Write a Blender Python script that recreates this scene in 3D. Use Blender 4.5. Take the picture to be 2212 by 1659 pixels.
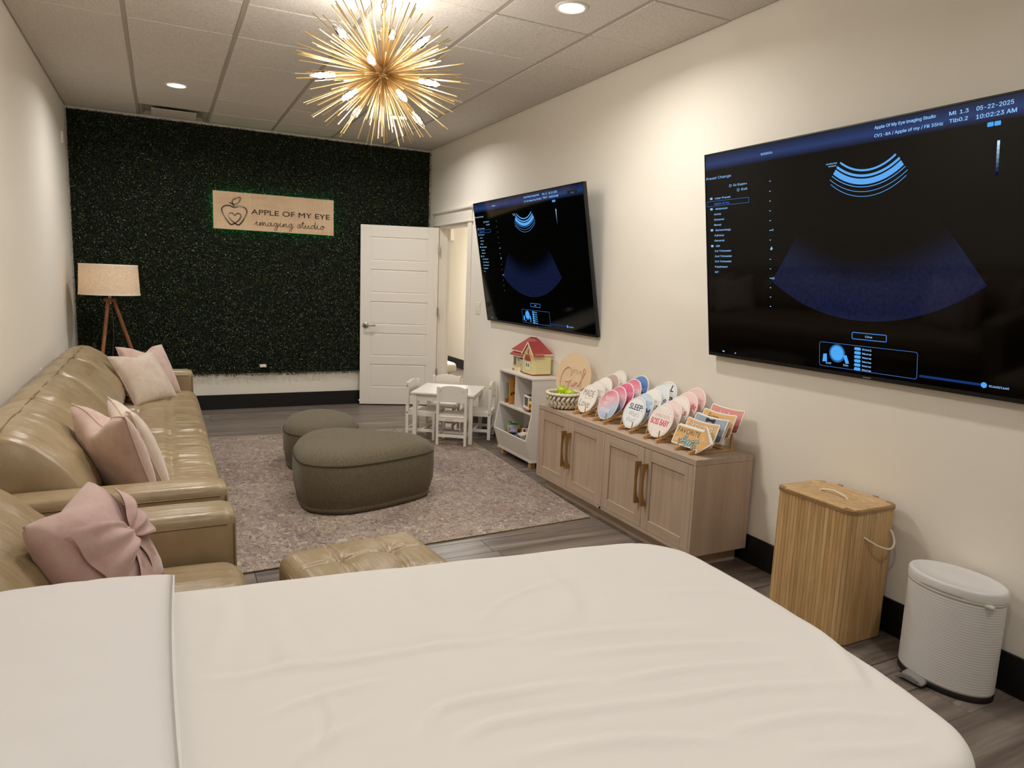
import bpy, bmesh, math, random
import numpy as np
from mathutils import Matrix, Vector, noise as mnoise
PI = math.pi
random.seed(7); rng = np.random.default_rng(7)
for _o in list(bpy.data.objects): bpy.data.objects.remove(_o)
SC = bpy.context.scene; COL = SC.collection

# ------------------------------------------------------------------ camera, exposure, lights
F_PX, YAW, PITCH, ROLL, EYE = 1504.6877, 0.4674, -0.1463, 0.0392, 1.4676
cam = bpy.data.cameras.new('camera'); cam_o = bpy.data.objects.new('camera', cam); COL.objects.link(cam_o)
cam.sensor_fit = 'HORIZONTAL'; cam.sensor_width = 36.0; cam.lens = F_PX / 2212 * 36; cam.clip_start = 0.02
_f = Vector((math.sin(YAW)*math.cos(PITCH), math.cos(YAW)*math.cos(PITCH), math.sin(PITCH)))
_r = Vector((math.cos(YAW), -math.sin(YAW), 0)); _u = _r.cross(_f)
_r2 = _r*math.cos(ROLL) + _u*math.sin(ROLL); _u2 = _u*math.cos(ROLL) - _r*math.sin(ROLL)
_m = Matrix((_r2, _u2, -_f)).transposed().to_4x4(); _m.translation = (0, 0, EYE)
cam_o.matrix_world = _m; SC.camera = cam_o
SC.view_settings.view_transform = 'Standard'; SC.view_settings.look = 'None'
SC.view_settings.gamma = 1; SC.view_settings.use_curve_mapping = False
SC.view_settings.exposure = 0.24
W_ = bpy.data.worlds.new('world'); SC.world = W_; W_.use_nodes = True
W_.node_tree.nodes['Background'].inputs[0].default_value = (0.9, 0.85, 0.78, 1)
W_.node_tree.nodes['Background'].inputs[1].default_value = 0.02
NEAR_LIGHTS = .7
DOWNLIGHT_W, BULB_W, LAMP_W, HALL_W = 14.0, 4.4, 9.0, 60.0
DOWN_COL, BULB_COL = (1, 0.97, 0.93), (1, 0.945, 0.87)
SC.cycles.max_bounces = 8; SC.cycles.diffuse_bounces = 5; SC.cycles.glossy_bounces = 4
SC.cycles.transparent_max_bounces = 16; SC.cycles.caustics_reflective = False; SC.cycles.caustics_refractive = False
SC.cycles.sample_clamp_indirect = 4.0; SC.cycles.use_denoising = True

# room numbers (metres; origin on the floor under the camera)
DOOR_DEG = 19.0
XL, XR, YB, YN, ZC = -0.7546, 2.8212, 7.8933, -2.0, 2.9211
GX, GY, T = -0.1501, 4.9333, 0.61

# ------------------------------------------------------------------ helpers
def lin(c):
    if isinstance(c, str): c = [int(c[i:i+2], 16)/255 for i in (0, 2, 4)]
    return tuple((x/12.92 if x <= 0.04045 else ((x+0.055)/1.055)**2.4) for x in c)
MATS = {}
def M(name, col, rough=0.5, metal=0.0, var=None, bump=None, sheen=0, coat=0, emit=None, spec=0.5, rnd=None, coord='Object'):
    """principled material; var=(colour2, scale xyz, detail, lo, hi); bump=(scale xyz, strength, distance, detail); rnd=per-object darkening"""
    if name in MATS: return MATS[name]
    m = bpy.data.materials.new(name); m.use_nodes = True; nt = m.node_tree; N = nt.nodes; L = nt.links
    b = N['Principled BSDF']; c = lin(col) + (1,)
    b.inputs['Base Color'].default_value = c; b.inputs['Roughness'].default_value = rough
    b.inputs['Metallic'].default_value = metal; b.inputs['Specular IOR Level'].default_value = spec
    if sheen: b.inputs['Sheen Weight'].default_value = sheen; b.inputs['Sheen Roughness'].default_value = 0.4
    if coat: b.inputs['Coat Weight'].default_value = coat; b.inputs['Coat Roughness'].default_value = 0.1
    if emit:
        b.inputs['Emission Color'].default_value = lin(emit[0]) + (1,); b.inputs['Emission Strength'].default_value = emit[1]
    tc = N.new('ShaderNodeTexCoord')
    def co(scale):
        v = N.new('ShaderNodeMapping'); v.inputs['Scale'].default_value = scale if hasattr(scale, '__len__') else (scale,)*3
        if rnd:
            oi = N.new('ShaderNodeObjectInfo'); cx = N.new('ShaderNodeVectorMath'); cx.operation = 'MULTIPLY_ADD'
            cx.inputs[0].default_value = (37, 19, 53); L.new(oi.outputs['Random'], cx.inputs[1]); L.new(tc.outputs[coord], cx.inputs[2])
            L.new(cx.outputs[0], v.inputs['Vector'])
        else: L.new(tc.outputs[coord], v.inputs['Vector'])
        return v.outputs[0]
    last = None
    if var:
        layers = var if isinstance(var, list) else [var]
        for (c2, sc, det, lo, hi) in layers:
            n = N.new('ShaderNodeTexNoise'); n.inputs['Scale'].default_value = 1; n.inputs['Detail'].default_value = det
            n.inputs['Roughness'].default_value = 0.6
            L.new(co(sc), n.inputs['Vector'])
            mr = N.new('ShaderNodeMapRange'); mr.inputs['From Min'].default_value = lo; mr.inputs['From Max'].default_value = hi
            L.new(n.outputs['Fac'], mr.inputs['Value'])
            mx = N.new('ShaderNodeMix'); mx.data_type = 'RGBA'
            L.new(mr.outputs[0], mx.inputs['Factor'])
            if last: L.new(last, mx.inputs['A'])
            else: mx.inputs['A'].default_value = c
            mx.inputs['B'].default_value = lin(c2) + (1,); last = mx.outputs['Result']
    if rnd:
        oi = N.new('ShaderNodeObjectInfo'); mr = N.new('ShaderNodeMapRange')
        mr.inputs['To Min'].default_value = 1-rnd; mr.inputs['To Max'].default_value = 1+rnd
        L.new(oi.outputs['Random'], mr.inputs['Value'])
        mx = N.new('ShaderNodeMix'); mx.data_type = 'RGBA'; mx.blend_type = 'MULTIPLY'; mx.inputs['Factor'].default_value = 1
        if last: L.new(last, mx.inputs['A'])
        else: mx.inputs['A'].default_value = c
        L.new(mr.outputs[0], mx.inputs['B']); last = mx.outputs['Result']
    if last: L.new(last, b.inputs['Base Color'])
    if bump:
        prev = None
        for (sc, st, dist, det) in (bump if isinstance(bump, list) else [bump]):
            n = N.new('ShaderNodeTexNoise'); n.inputs['Scale'].default_value = 1; n.inputs['Detail'].default_value = det
            L.new(co(sc), n.inputs['Vector']); bp = N.new('ShaderNodeBump')
            bp.inputs['Strength'].default_value = st; bp.inputs['Distance'].default_value = dist
            L.new(n.outputs['Fac'], bp.inputs['Height'])
            if prev: L.new(prev, bp.inputs['Normal'])
            prev = bp.outputs[0]
        L.new(prev, b.inputs['Normal'])
    MATS[name] = m; return m
def emis(name, col, st):
    if name in MATS: return MATS[name]
    m = bpy.data.materials.new(name); m.use_nodes = True; N = m.node_tree.nodes; N.remove(N['Principled BSDF'])
    e = N.new('ShaderNodeEmission'); e.inputs[0].default_value = lin(col) + (1,); e.inputs[1].default_value = st
    m.node_tree.links.new(e.outputs[0], N['Material Output'].inputs[0]); MATS[name] = m; return m

def obj(name, geo, mat, parent=None, loc=(0, 0, 0), rot=(0, 0, 0), smooth=False, auto=None):
    if isinstance(geo, bmesh.types.BMesh):
        me = bpy.data.meshes.new(name); bmesh.ops.recalc_face_normals(geo, faces=geo.faces[:]); geo.to_mesh(me); geo.free()
    else: me = geo
    if mat is not None and not me.materials:
        for mm in (mat if isinstance(mat, (list, tuple)) else [mat]): me.materials.append(mm)
    o = bpy.data.objects.new(name, me); COL.objects.link(o); o.location = loc; o.rotation_euler = rot
    if parent: o.parent = parent
    if smooth: me.polygons.foreach_set('use_smooth', np.ones(len(me.polygons), bool))
    if auto is not None: me.set_sharp_from_angle(angle=math.radians(auto))
    return o
def tag(o, label=None, cat=None, group=None, kind=None):
    if label: o['label'] = label
    if cat: o['category'] = cat
    if group: o['group'] = group
    if kind: o['kind'] = kind
    return o
def thing(name, label, cat, loc=(0, 0, 0), rz=0, group=None, rx=0, ry=0):
    o = bpy.data.objects.new(name, None); COL.objects.link(o); o.empty_display_size = .1
    o.location = loc; o.rotation_euler = (rx, ry, rz); return tag(o, label, cat, group)
def copy_tree(o, parent=None):
    c = o.copy(); COL.objects.link(c)
    if parent: c.parent = parent
    for ch in list(o.children): copy_tree(ch, c)
    return c
def part(src, parent, loc=None, rot=None, scale=None):
    c = src.copy(); COL.objects.link(c); c.parent = parent
    if loc is not None: c.location = loc
    if rot is not None: c.rotation_euler = rot
    if scale is not None: c.scale = scale
    return c
def BM(): return bmesh.new()
def box(bm, x0, x1, y0, y1, z0, z1, bev=0, seg=1, mat=None):
    g = bmesh.ops.create_cube(bm, size=1)['verts']
    bmesh.ops.scale(bm, vec=(x1-x0, y1-y0, z1-z0), verts=g); bmesh.ops.translate(bm, vec=((x0+x1)/2, (y0+y1)/2, (z0+z1)/2), verts=g)
    if bev:
        ed = list({e for v in g for e in v.link_edges})
        r = bmesh.ops.bevel(bm, geom=ed, offset=bev, segments=seg, profile=0.5, affect='EDGES', clamp_overlap=True); g = r['verts']
    if mat is not None: bmesh.ops.transform(bm, matrix=mat, verts=list({v for v in g}))
    return bm
def bx(*a, **k): return box(BM(), *a, **k)
def prism(bm, pts, depth, plane='xy', off=0):
    """extrude a 2-D polygon: plane xy -> along z, xz -> along y, yz -> along x; from off to off+depth"""
    def P(a, b, d): return {'xy': (a, b, d), 'xz': (a, d, b), 'yz': (d, a, b)}[plane]
    A = [bm.verts.new(P(a, b, off)) for a, b in pts]; B = [bm.verts.new(P(a, b, off+depth)) for a, b in pts]
    n = len(pts); bm.faces.new(A); bm.faces.new(B[::-1])
    for i in range(n): bm.faces.new((A[i], B[i], B[(i+1) % n], A[(i+1) % n]))
    return bm
def tube(bm, pts, r, seg=8, closed=False, cap=True):
    pts = [Vector(p) for p in pts]; n = len(pts); rings = []; up = None
    for i, p in enumerate(pts):
        if closed: t = pts[(i+1) % n] - pts[i-1]
        else: t = pts[min(i+1, n-1)] - pts[max(i-1, 0)]
        t.normalize()
        if up is None: up = t.orthogonal().normalized()
        up = (up - t*up.dot(t)); up = up.normalized() if up.length > 1e-6 else t.orthogonal().normalized()
        sd = t.cross(up); rr = r[i] if hasattr(r, '__len__') else r
        rings.append([bm.verts.new(p + (up*math.cos(2*PI*k/seg) + sd*math.sin(2*PI*k/seg))*rr) for k in range(seg)])
    for i in range(n if closed else n-1):
        a, b = rings[i], rings[(i+1) % n]
        for k in range(seg): bm.faces.new((a[k], a[(k+1) % seg], b[(k+1) % seg], b[k]))
    if cap and not closed: bm.faces.new(rings[0][::-1]); bm.faces.new(rings[-1])
    return bm
def lathe(bm, prof, seg=24, sx=1, sy=1, c=(0, 0, 0)):
    rings = []
    for r, z in prof:
        if r < 1e-6: rings.append([bm.verts.new((c[0], c[1], c[2]+z))])
        else: rings.append([bm.verts.new((c[0]+r*sx*math.cos(2*PI*k/seg), c[1]+r*sy*math.sin(2*PI*k/seg), c[2]+z)) for k in range(seg)])
    for a, b in zip(rings, rings[1:]):
        for k in range(seg):
            k2 = (k+1) % seg
            if len(a) == 1 and len(b) == 1: continue
            if len(a) == 1: bm.faces.new((a[0], b[k], b[k2]))
            elif len(b) == 1: bm.faces.new((a[k], b[0], a[k2]))
            else: bm.faces.new((a[k], b[k], b[k2], a[k2]))
    if len(rings[0]) > 1: bm.faces.new(rings[0])
    if len(rings[-1]) > 1: bm.faces.new(rings[-1])
    return bm
def cyl(bm, r, z0, z1, c=(0, 0), seg=16): return lathe(bm, [(r, z0), (r, z1)], seg, c=(c[0], c[1], 0))
def xf(bm, m): bmesh.ops.transform(bm, matrix=m, verts=bm.verts[:]); return bm
def mesh_np(name, v, f):
    me = bpy.data.meshes.new(name); me.from_pydata([tuple(x) for x in v], [], [tuple(x) for x in f]); return me
def grid_mesh(name, fn, nu, nv, closed_u=False):
    """fn(u,v)->xyz on [0,1]^2"""
    us = np.linspace(0, 1, nu); vs = np.linspace(0, 1, nv); V = [fn(u, v) for v in vs for u in us]; Fc = []
    for j in range(nv-1):
        for i in range(nu-1): a = j*nu+i; Fc.append((a, a+1, a+nu+1, a+nu))
    return mesh_np(name, V, Fc)
def soft_box(bm, hx, hy, hz, r, cuts=14, fn=None):
    """rounded cuboid, optionally displaced by fn(p, unit) -> p"""
    g = bmesh.ops.create_cube(bm, size=2)['verts']
    bmesh.ops.subdivide_edges(bm, edges=bm.edges[:], cuts=cuts, use_grid_fill=True)
    H = Vector((hx, hy, hz))
    for v in bm.verts:
        # crowd samples to the rim so that the round edge is smooth
        q = Vector([math.copysign(abs(c)**0.75, c) for c in v.co]); s = Vector((q.x*hx, q.y*hy, q.z*hz))
        cl = Vector([max(-(h-r), min(h-r, c)) for h, c in zip(H, s)]); d = s - cl
        p = cl + (d.normalized()*r if d.length > 1e-7 else Vector((0, 0, 0)))
        v.co = fn(p, q) if fn else p
    return bm
def catmull(pts, n=8, closed=False):
    P = [np.array(p, float) for p in pts]; out = []; m = len(P)
    for i in range(m if closed else m-1):
        if closed: a, b, c, d = P[i-1], P[i], P[(i+1) % m], P[(i+2) % m]
        else: a, b, c, d = P[max(i-1, 0)], P[i], P[i+1], P[min(i+2, m-1)]
        for k in range(n):
            t = k/n; out.append(0.5*((2*b) + (c-a)*t + (2*a-5*b+4*c-d)*t*t + (3*b-a-3*c+d)*t**3))
    if not closed: out.append(P[-1])
    return out
def ribbon(bm, pts, w, th, y=0.0, closed=False):
    """flat band along 2-D points in the local xz plane, raised towards -y by th"""
    P = [np.array(p, float) for p in pts]; n = len(P); A = []
    for i in range(n):
        t = (P[(i+1) % n]-P[i-1]) if closed else (P[min(i+1, n-1)]-P[max(i-1, 0)])
        t /= (np.linalg.norm(t)+1e-9); nn = np.array((-t[1], t[0]))
        ww = w[i] if hasattr(w, '__len__') else w; a, b = P[i]+nn*ww/2, P[i]-nn*ww/2
        A.append([bm.verts.new((a[0], y-th, a[1])), bm.verts.new((b[0], y-th, b[1])), bm.verts.new((b[0], y, b[1])), bm.verts.new((a[0], y, a[1]))])
    for i in range(n if closed else n-1):
        p, q = A[i], A[(i+1) % n]
        for k in range(4): bm.faces.new((p[k], p[(k+1) % 4], q[(k+1) % 4], q[k]))
    return bm
FONTS = {}
def font(bold=False):
    # the sans serif that ships inside Blender; the built-in one where it is missing
    if 'd' not in FONTS:
        FONTS['d'] = None
        try:
            p = bpy.utils.system_resource('DATAFILES', path='fonts')
            if p: FONTS['d'] = bpy.data.fonts.load(p + '/Inter.woff2')
        except Exception: pass
    return FONTS['d']
def text_geo(items, screen=False):
    """items: (string, x, z, height, halign, width or None, weight offset) -> one bmesh of flat letters in the xz plane (facing -y)"""
    bm = BM()
    for it in items:
        s, x, z, hgt, al, wid = it[:6]; off = it[6] if len(it) > 6 else 0; sp = it[7] if len(it) > 7 else 1.0
        cu = bpy.data.curves.new('t', 'FONT'); cu.body = s; cu.size = 1; cu.offset = min(off, 0);
        if screen and font(): cu.font = font(); cu.body = s.replace('I', 'l')   # its capital I carries serifs
        cu.space_character = sp; cu.resolution_u = 3
        o = bpy.data.objects.new('t', cu); me = o.to_mesh()
        if me is None or not len(me.vertices): bpy.data.objects.remove(o); continue
        co = np.empty(len(me.vertices)*3); me.vertices.foreach_get('co', co); co = co.reshape(-1, 3)
        fs = [tuple(p.vertices) for p in me.polygons]
        x0, x1 = co[:, 0].min(), co[:, 0].max(); k = hgt/0.70; kx = k if wid is None else wid/(x1-x0)
        w = (x1-x0)*kx; sx = {'l': 0, 'c': -w/2, 'r': -w}[al]
        # a heavier weight: the same letters laid over each other a hair apart
        for n_, (ex, ez) in enumerate(((0, 0), (.9, .35), (-.9, -.35), (.45, -.6)) if off > 0 else ((0, 0),)):
            vs = [bm.verts.new((x+sx+(c[0]-x0)*kx+ex*off*k*1.6, -n_*2e-5, z+c[1]*k+ez*off*k*1.2)) for c in co]
            for f in fs:
                try: bm.faces.new([vs[i] for i in f])
                except ValueError: pass
        o.to_mesh_clear(); bpy.data.objects.remove(o); bpy.data.curves.remove(cu)
    return bm
def flat_obj(name, bm, mat, parent, y):
    """flat print that keeps the way it was drawn (faces turned to -y)"""
    for f in bm.faces:
        f.normal_update()
        if f.normal.y > 0: f.normal_flip()
    me = bpy.data.meshes.new(name); bm.to_mesh(me); bm.free(); me.materials.append(mat)
    o = bpy.data.objects.new(name, me); COL.objects.link(o); o.parent = parent; o.location = (0, y, 0); return o
def poly(bm, pts, y=0):
    bm.faces.new([bm.verts.new((a, y, b)) for a, b in pts]); return bm
def rrect(x0, x1, z0, z1, r, n=5):
    out = []
    for cx, cz, a0 in ((x1-r, z1-r, 0), (x0+r, z1-r, 90), (x0+r, z0+r, 180), (x1-r, z0+r, 270)):
        out += [(cx+r*math.cos(math.radians(a0+90*k/n)), cz+r*math.sin(math.radians(a0+90*k/n))) for k in range(n+1)]
    return out
def ell(cx, cz, rx, rz=None, n=40, a0=0, a1=2*PI):
    rz = rx if rz is None else rz
    return [(cx+rx*math.cos(a0+(a1-a0)*k/n), cz+rz*math.sin(a0+(a1-a0)*k/n)) for k in range(n + (0 if abs(a1-a0-2*PI) < 1e-6 else 1))]
def area(parent, name, loc, size, watts, col, spread=180):
    l = bpy.data.lights.new(name, 'AREA'); l.shape = 'DISK'; l.size = size; l.energy = watts; l.color = col; l.spread = math.radians(spread)
    o = bpy.data.objects.new(name, l); COL.objects.link(o); o.location = loc
    if parent: o.parent = parent
    return o
def point(parent, name, loc, r, watts, col):
    l = bpy.data.lights.new(name, 'POINT'); l.shadow_soft_size = r; l.energy = watts; l.color = col
    o = bpy.data.objects.new(name, l); COL.objects.link(o); o.location = loc; o.parent = parent; return o
def gauss(x, s): return math.exp(-(x/s)**2)
def nz(x, y, z=0, s=1): return mnoise.noise(Vector((x*s, y*s, z*s)))

# ------------------------------------------------------------------ materials
m_wall = M('wall_paint', 'F0EADE', .85, bump=((120,)*3, .12, .002, 2))
m_tile = M('ceiling_tile', 'D8D2C9', .95, var=('BDB6AD', (90,)*3, 3, .42, .75), bump=((240,)*3, .18, .002, 3), rnd=.02)
m_grid = M('ceiling_grid', 'ABA396', .6)
m_black = M('baseboard_black', '0B0A0A', .45)
m_trim = M('trim_paint', 'F1EBE0', .45)
m_door = M('door_paint', 'F1ECE3', .4)
m_plank = M('vinyl_plank', '7F7268', .42, var=[('5C534D', (1.6, 26, 26), 6, .38, .68), ('A49A8F', (.8, 14, 14), 5, .52, .8), ('47403C', (2.2, 60, 60), 4, .62, .8)],
            bump=((3, 90, 90), .12, .002, 4), rnd=.10)
m_floorbase = M('floor_joint', '2A2622', .8)
m_leather = M('tan_leather', 'A69374', .33, var=('978262', (6, 6, 6), 4, .35, .7), bump=[((150,)*3, .10, .002, 3), ((38, 5, 5), .30, .012, 4)])
m_seam = M('leather_seam', '7A6240', .5)
m_pouf = M('olive_boucle', '635A48', .95, var=[('7C725B', (260,)*3, 2, .5, .62), ('443D30', (180,)*3, 2, .55, .7)], bump=((300,)*3, .5, .004, 2), sheen=.15)
m_velpink = M('pink_velvet', 'CDB3A8', .75, var=('BD9F94', (14,)*3, 4, .4, .7), bump=((40, 40, 40), .15, .004, 3), sheen=.5)
m_velcream = M('cream_velvet', 'D6C5B6', .7, var=('C2AD9B', (12,)*3, 4, .4, .75), bump=((40,)*3, .12, .004, 3), sheen=.6)
m_rose = M('dusty_rose_velvet', 'C6A79F', .75, var=('B7958D', (12,)*3, 4, .4, .7), bump=((36,)*3, .12, .004, 3), sheen=.45)
m_sheet = M('white_sheet', 'E6E2DC', .7, bump=((500,)*3, .05, .001, 1), sheen=.1)
m_pcase = M('white_pillowcase', 'E2DFDC', .75, bump=((500,)*3, .05, .001, 1), sheen=.1)
m_oak = M('pale_oak_laminate', 'BFAA96', .5, var=[('AE9884', (22, 22, 1.3), 5, .35, .7), ('C6B09B', (60, 60, 2), 4, .5, .8)])
m_oaktop = M('pale_oak_top', 'BDA996', .5, var=[('AC9784', (1.3, 22, 22), 5, .35, .7), ('C2AF9B', (2, 60, 60), 4, .5, .8)])
m_brass = M('brushed_brass', 'B8935F', .45, 1)
m_gold = M('satin_gold', 'CDB07C', .36, 1)
m_chrome = M('chrome', 'D8D8D8', .15, 1)
m_nickel = M('satin_nickel', 'B9B2A8', .3, 1)
m_white = M('white_lacquer', 'ECE7DF', .4)
m_shelf = M('white_melamine', 'E4DFDA', .45)
m_wood = M('light_wood', 'D6AB70', .5, var=('BC8F57', (40, 40, 6), 4, .35, .7))
m_lampwood = M('walnut_leg', '9A6136', .4, var=('7F4B27', (40, 40, 5), 4, .35, .7))
m_bamboo = M('bamboo_slat', 'CCA876', .45, var=[('AE8656', (60, 60, 5), 4, .4, .75), ('DABD8E', (25, 25, 1.5), 3, .5, .75)], rnd=.10)
m_bambootrim = M('bamboo_trim', '9C7B52', .5, var=('86673F', (10, 10, 10), 3, .4, .7))
m_rope = M('cotton_rope', 'E6DCC6', .85, bump=((200,)*3, .3, .002, 1))
m_bin = M('bin_enamel', 'DCDAD8', .45)
m_dark = M('black_plastic', '121212', .4)
m_shell = M('tv_shell', '0C0C0D', .35)
m_screen = M('tv_glass', '020203', .06, spec=.22)
m_print = {}
def ink(col, rough=.55):
    if col not in m_print: m_print[col] = M('ink_'+col, col, rough)
    return m_print[col]
#BODY
# ------------------------------------------------------------------ structure
HX, HYE, HYS = 4.40, 12.2, 5.6                      # hallway beyond the door
DY0, DY1, DZ = 6.70, 7.565, 2.045                  # door opening in the right wall
def struct(name, geo, mat, **k): return tag(obj(name, geo, mat, **k), kind='structure')
fl = struct('floor', bx(XL-.1, HX+.1, YN-.1, HYE, -.06, -.004), m_floorbase)
# vinyl planks, each its own piece, running across the room
pm = bx(-.609, .609, -.0885, .0885, -.004, 0, bev=.0012); pl = obj('plank', pm, m_plank, fl); first = True
def lay(x0, x1, y0, y1):
    global first
    y = y0
    while y < y1-.02:
        w = min(.18, y1-y); x = x0 - random.uniform(0, 1.1)
        while x < x1-.01:
            a, b = max(x, x0), min(x+1.22, x1)
            if b-a > .03:
                o = pl if first else part(pl, fl); first = False
                o.location = ((a+b)/2, y+w/2, 0); o.scale = ((b-a)/1.22, w/.18, 1)
            x += 1.22
        y += .18
lay(XL, XR, 1.3, YB)
lay(XR, HX, 6.0, 11.6)
bm = bx(XL, XR, YN, 1.3, -.004, 0); obj('plank_field', bm, m_plank, fl)
# walls
struct('wall_left', bx(XL-.12, XL, YN, YB, 0, ZC+.1), m_wall)
struct('wall_back', bx(XL-.12, XR, YB, YB+.12, 0, ZC+.1), m_wall)
struct('wall_near', bx(XL-.12, XR+.12, YN-.12, YN, 0, ZC+.1), m_wall)
bm = bx(XR, XR+.13, YN, DY0, 0, ZC+.1); box(bm, XR, XR+.13, DY1, HYE, 0, ZC+.1); box(bm, XR, XR+.13, DY0, DY1, DZ, ZC+.1)
struct('wall_right', bm, m_wall)
bm = bx(HX, HX+.12, HYS, HYE, 0, ZC+.1); struct('wall_hallway', bm, m_wall)
bm = bx(XR, HX, HYE, HYE+.1, 0, ZC+.1); box(bm, XR+.13, HX, HYS-.1, HYS, 0, ZC+.1); struct('wall_hallway_end', bm, m_wall)
struct('ceiling_hallway', bx(XR+.13, HX, HYS, HYE, 2.75, 2.85), m_wall)
# ceiling: slab, tiles, grid beams
ce = struct('ceiling', bx(XL-.12, XR+.12, YN-.12, YB+.12, ZC+.03, ZC+.12), m_grid)
tm = bx(-.293, .293, -.3025, .3025, -.012, .02, bev=.004); t0 = obj('ceiling_tile', tm, m_tile, ce); t0.location = (9, 9, 9); used = False
xs = [XL] + [GX+T*i for i in range(5)] + [XR]; ys = [GY+T*k for k in range(-12, 5)] + [YB]
VENT = (GX, GX+T, ys[-2], YB)
for i in range(6):
    for k in range(len(ys)-1):
        if ys[k+1] < YN: continue
        if i == 1 and k == len(ys)-2: continue         # the diffuser sits here
        a, b = max(ys[k], YN), ys[k+1]
        o = t0 if not used else part(t0, ce); used = True
        o.location = ((xs[i]+xs[i+1])/2, (a+b)/2, ZC+.004+random.uniform(-.002, .002)); o.scale = ((xs[i+1]-xs[i]-.024)/.586, (b-a-.009)/.605, 1)
        o.rotation_euler = (random.uniform(-.002, .002), random.uniform(-.002, .002), 0)
for i in range(1, 6):
    obj('grid_beam', bx(xs[i]-.012, xs[i]+.012, YN, YB, ZC-.006, ZC+.02), m_grid, ce)
for k in range(len(ys)-1):
    if ys[k] > YN: obj('cross_beam', bx(XL, XR, ys[k]-.012, ys[k]+.012, ZC+.006, ZC+.025), m_grid, ce)
for (a, b, c, d) in ((XL, XL+.022, YN, YB), (XR-.022, XR, YN, YB), (XL, XR, YB-.022, YB)):
    obj('wall_angle', bx(a, b, c, d, ZC-.004, ZC+.02), m_grid, ce)
# baseboards
def base(name, x0, x1, y0, y1): struct(name, bx(x0, x1, y0, y1, 0, .156, bev=.002), m_black)
base('baseboard_right', XR-.012, XR, YN, DY0-.10)
base('baseboard_back', XL, XR, YB-.012, YB)
base('baseboard_left', XL, XL+.012, YN, YB)
base('baseboard_hallway', HX-.014, HX, HYS, HYE)
# door casing (mitre-free craftsman head)
cs = struct('trim_1', bx(XR-.018, XR, DY0-.095, DY0-.005, 0, DZ+.005, bev=.003), m_trim)
obj('casing', bx(XR-.018, XR, DY1+.005, DY1+.095, 0, DZ+.005, bev=.003), m_trim, cs)
obj('head_board', bx(XR-.02, XR, DY0-.10, DY1+.10, DZ+.022, DZ+.135, bev=.003), m_trim, cs)
obj('fillet', bx(XR-.03, XR, DY0-.115, DY1+.115, DZ+.002, DZ+.022, bev=.004), m_trim, cs)
obj('cap_moulding', bx(XR-.045, XR, DY0-.13, DY1+.13, DZ+.135, DZ+.165, bev=.006), m_trim, cs)
jb = BM(); box(jb, XR-.004, XR+.135, DY1-.018, DY1, 0, DZ); box(jb, XR-.004, XR+.135, DY0, DY0+.018, 0, DZ); box(jb, XR-.004, XR+.135, DY0, DY1, DZ-.018, DZ)
obj('jamb', jb, m_trim, cs)
jb = BM(); box(jb, XR+.06, XR+.10, DY1-.03, DY1-.018, 0, DZ-.018); box(jb, XR+.06, XR+.10, DY0+.018, DY0+.03, 0, DZ-.018)
obj('door_stop', jb, m_trim, cs)
# open door: five recessed panels; local x along the leaf from the hinge, -y towards the camera
DW, DH, DT = .862, 2.015, .038
dr = bpy.data.objects.new('door_1', None); COL.objects.link(dr); tag(dr, kind='structure')
dr.location = (XR-.012, DY1-.03, .012); dr.rotation_euler = (0, 0, PI-math.radians(DOOR_DEG))
rails = [0, .235]; ph, gap = .255, .108
zz = .20; pan = []
for k in range(5): pan.append((zz, zz+.262)); zz += .262+.094
leaf = BM(); box(leaf, 0, DW, -DT/2+.008, DT/2-.008, 0, DH)
for s in (-1, 1):
    y0, y1 = (-DT/2, -DT/2+.009) if s < 0 else (DT/2-.009, DT/2)
    box(leaf, 0, .115, y0, y1, 0, DH, bev=.002); box(leaf, DW-.115, DW, y0, y1, 0, DH, bev=.002)
    edges = [0] + [q for p in pan for q in p] + [DH]
    for a, b in zip(edges[::2], edges[1::2]): box(leaf, .115, DW-.115, y0, y1, a, b, bev=.002)
obj('leaf', leaf, m_door, dr)
for a, b in pan: obj('panel', bx(.128, DW-.128, -DT/2+.003, DT/2-.003, a+.013, b-.013, bev=.004), m_door, dr)
for s in (-1, 1):
    hd = obj('lever_handle', xf(lathe(BM(), [(0, -.004), (.033, -.004), (.033, .006), (.028, .010), (0, .010)], 24), Matrix.Translation((DW-.06, s*(DT/2+.004), .905)) @ Matrix.Rotation(s*-PI/2, 4, 'X')), m_nickel, dr, smooth=True, auto=40)
    obj('lever', tube(BM(), [(DW-.06, s*(DT/2), .905), (DW-.06, s*(DT/2+.05), .905), (DW-.075, s*(DT/2+.058), .905), (DW-.175, s*(DT/2+.056), .905)], .009, 10), m_nickel, hd, smooth=True)
for z in (.375, 1.075, 1.78):
    obj('hinge', xf(bx(-.012, .004, -.02, .042, z-.05, z+.05, bev=.002), Matrix.Identity(4)), m_nickel, dr)
obj('floor_stop', bx(DW-.006, DW+.012, -.01, .01, .03, .05, bev=.003), m_white, dr)

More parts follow.
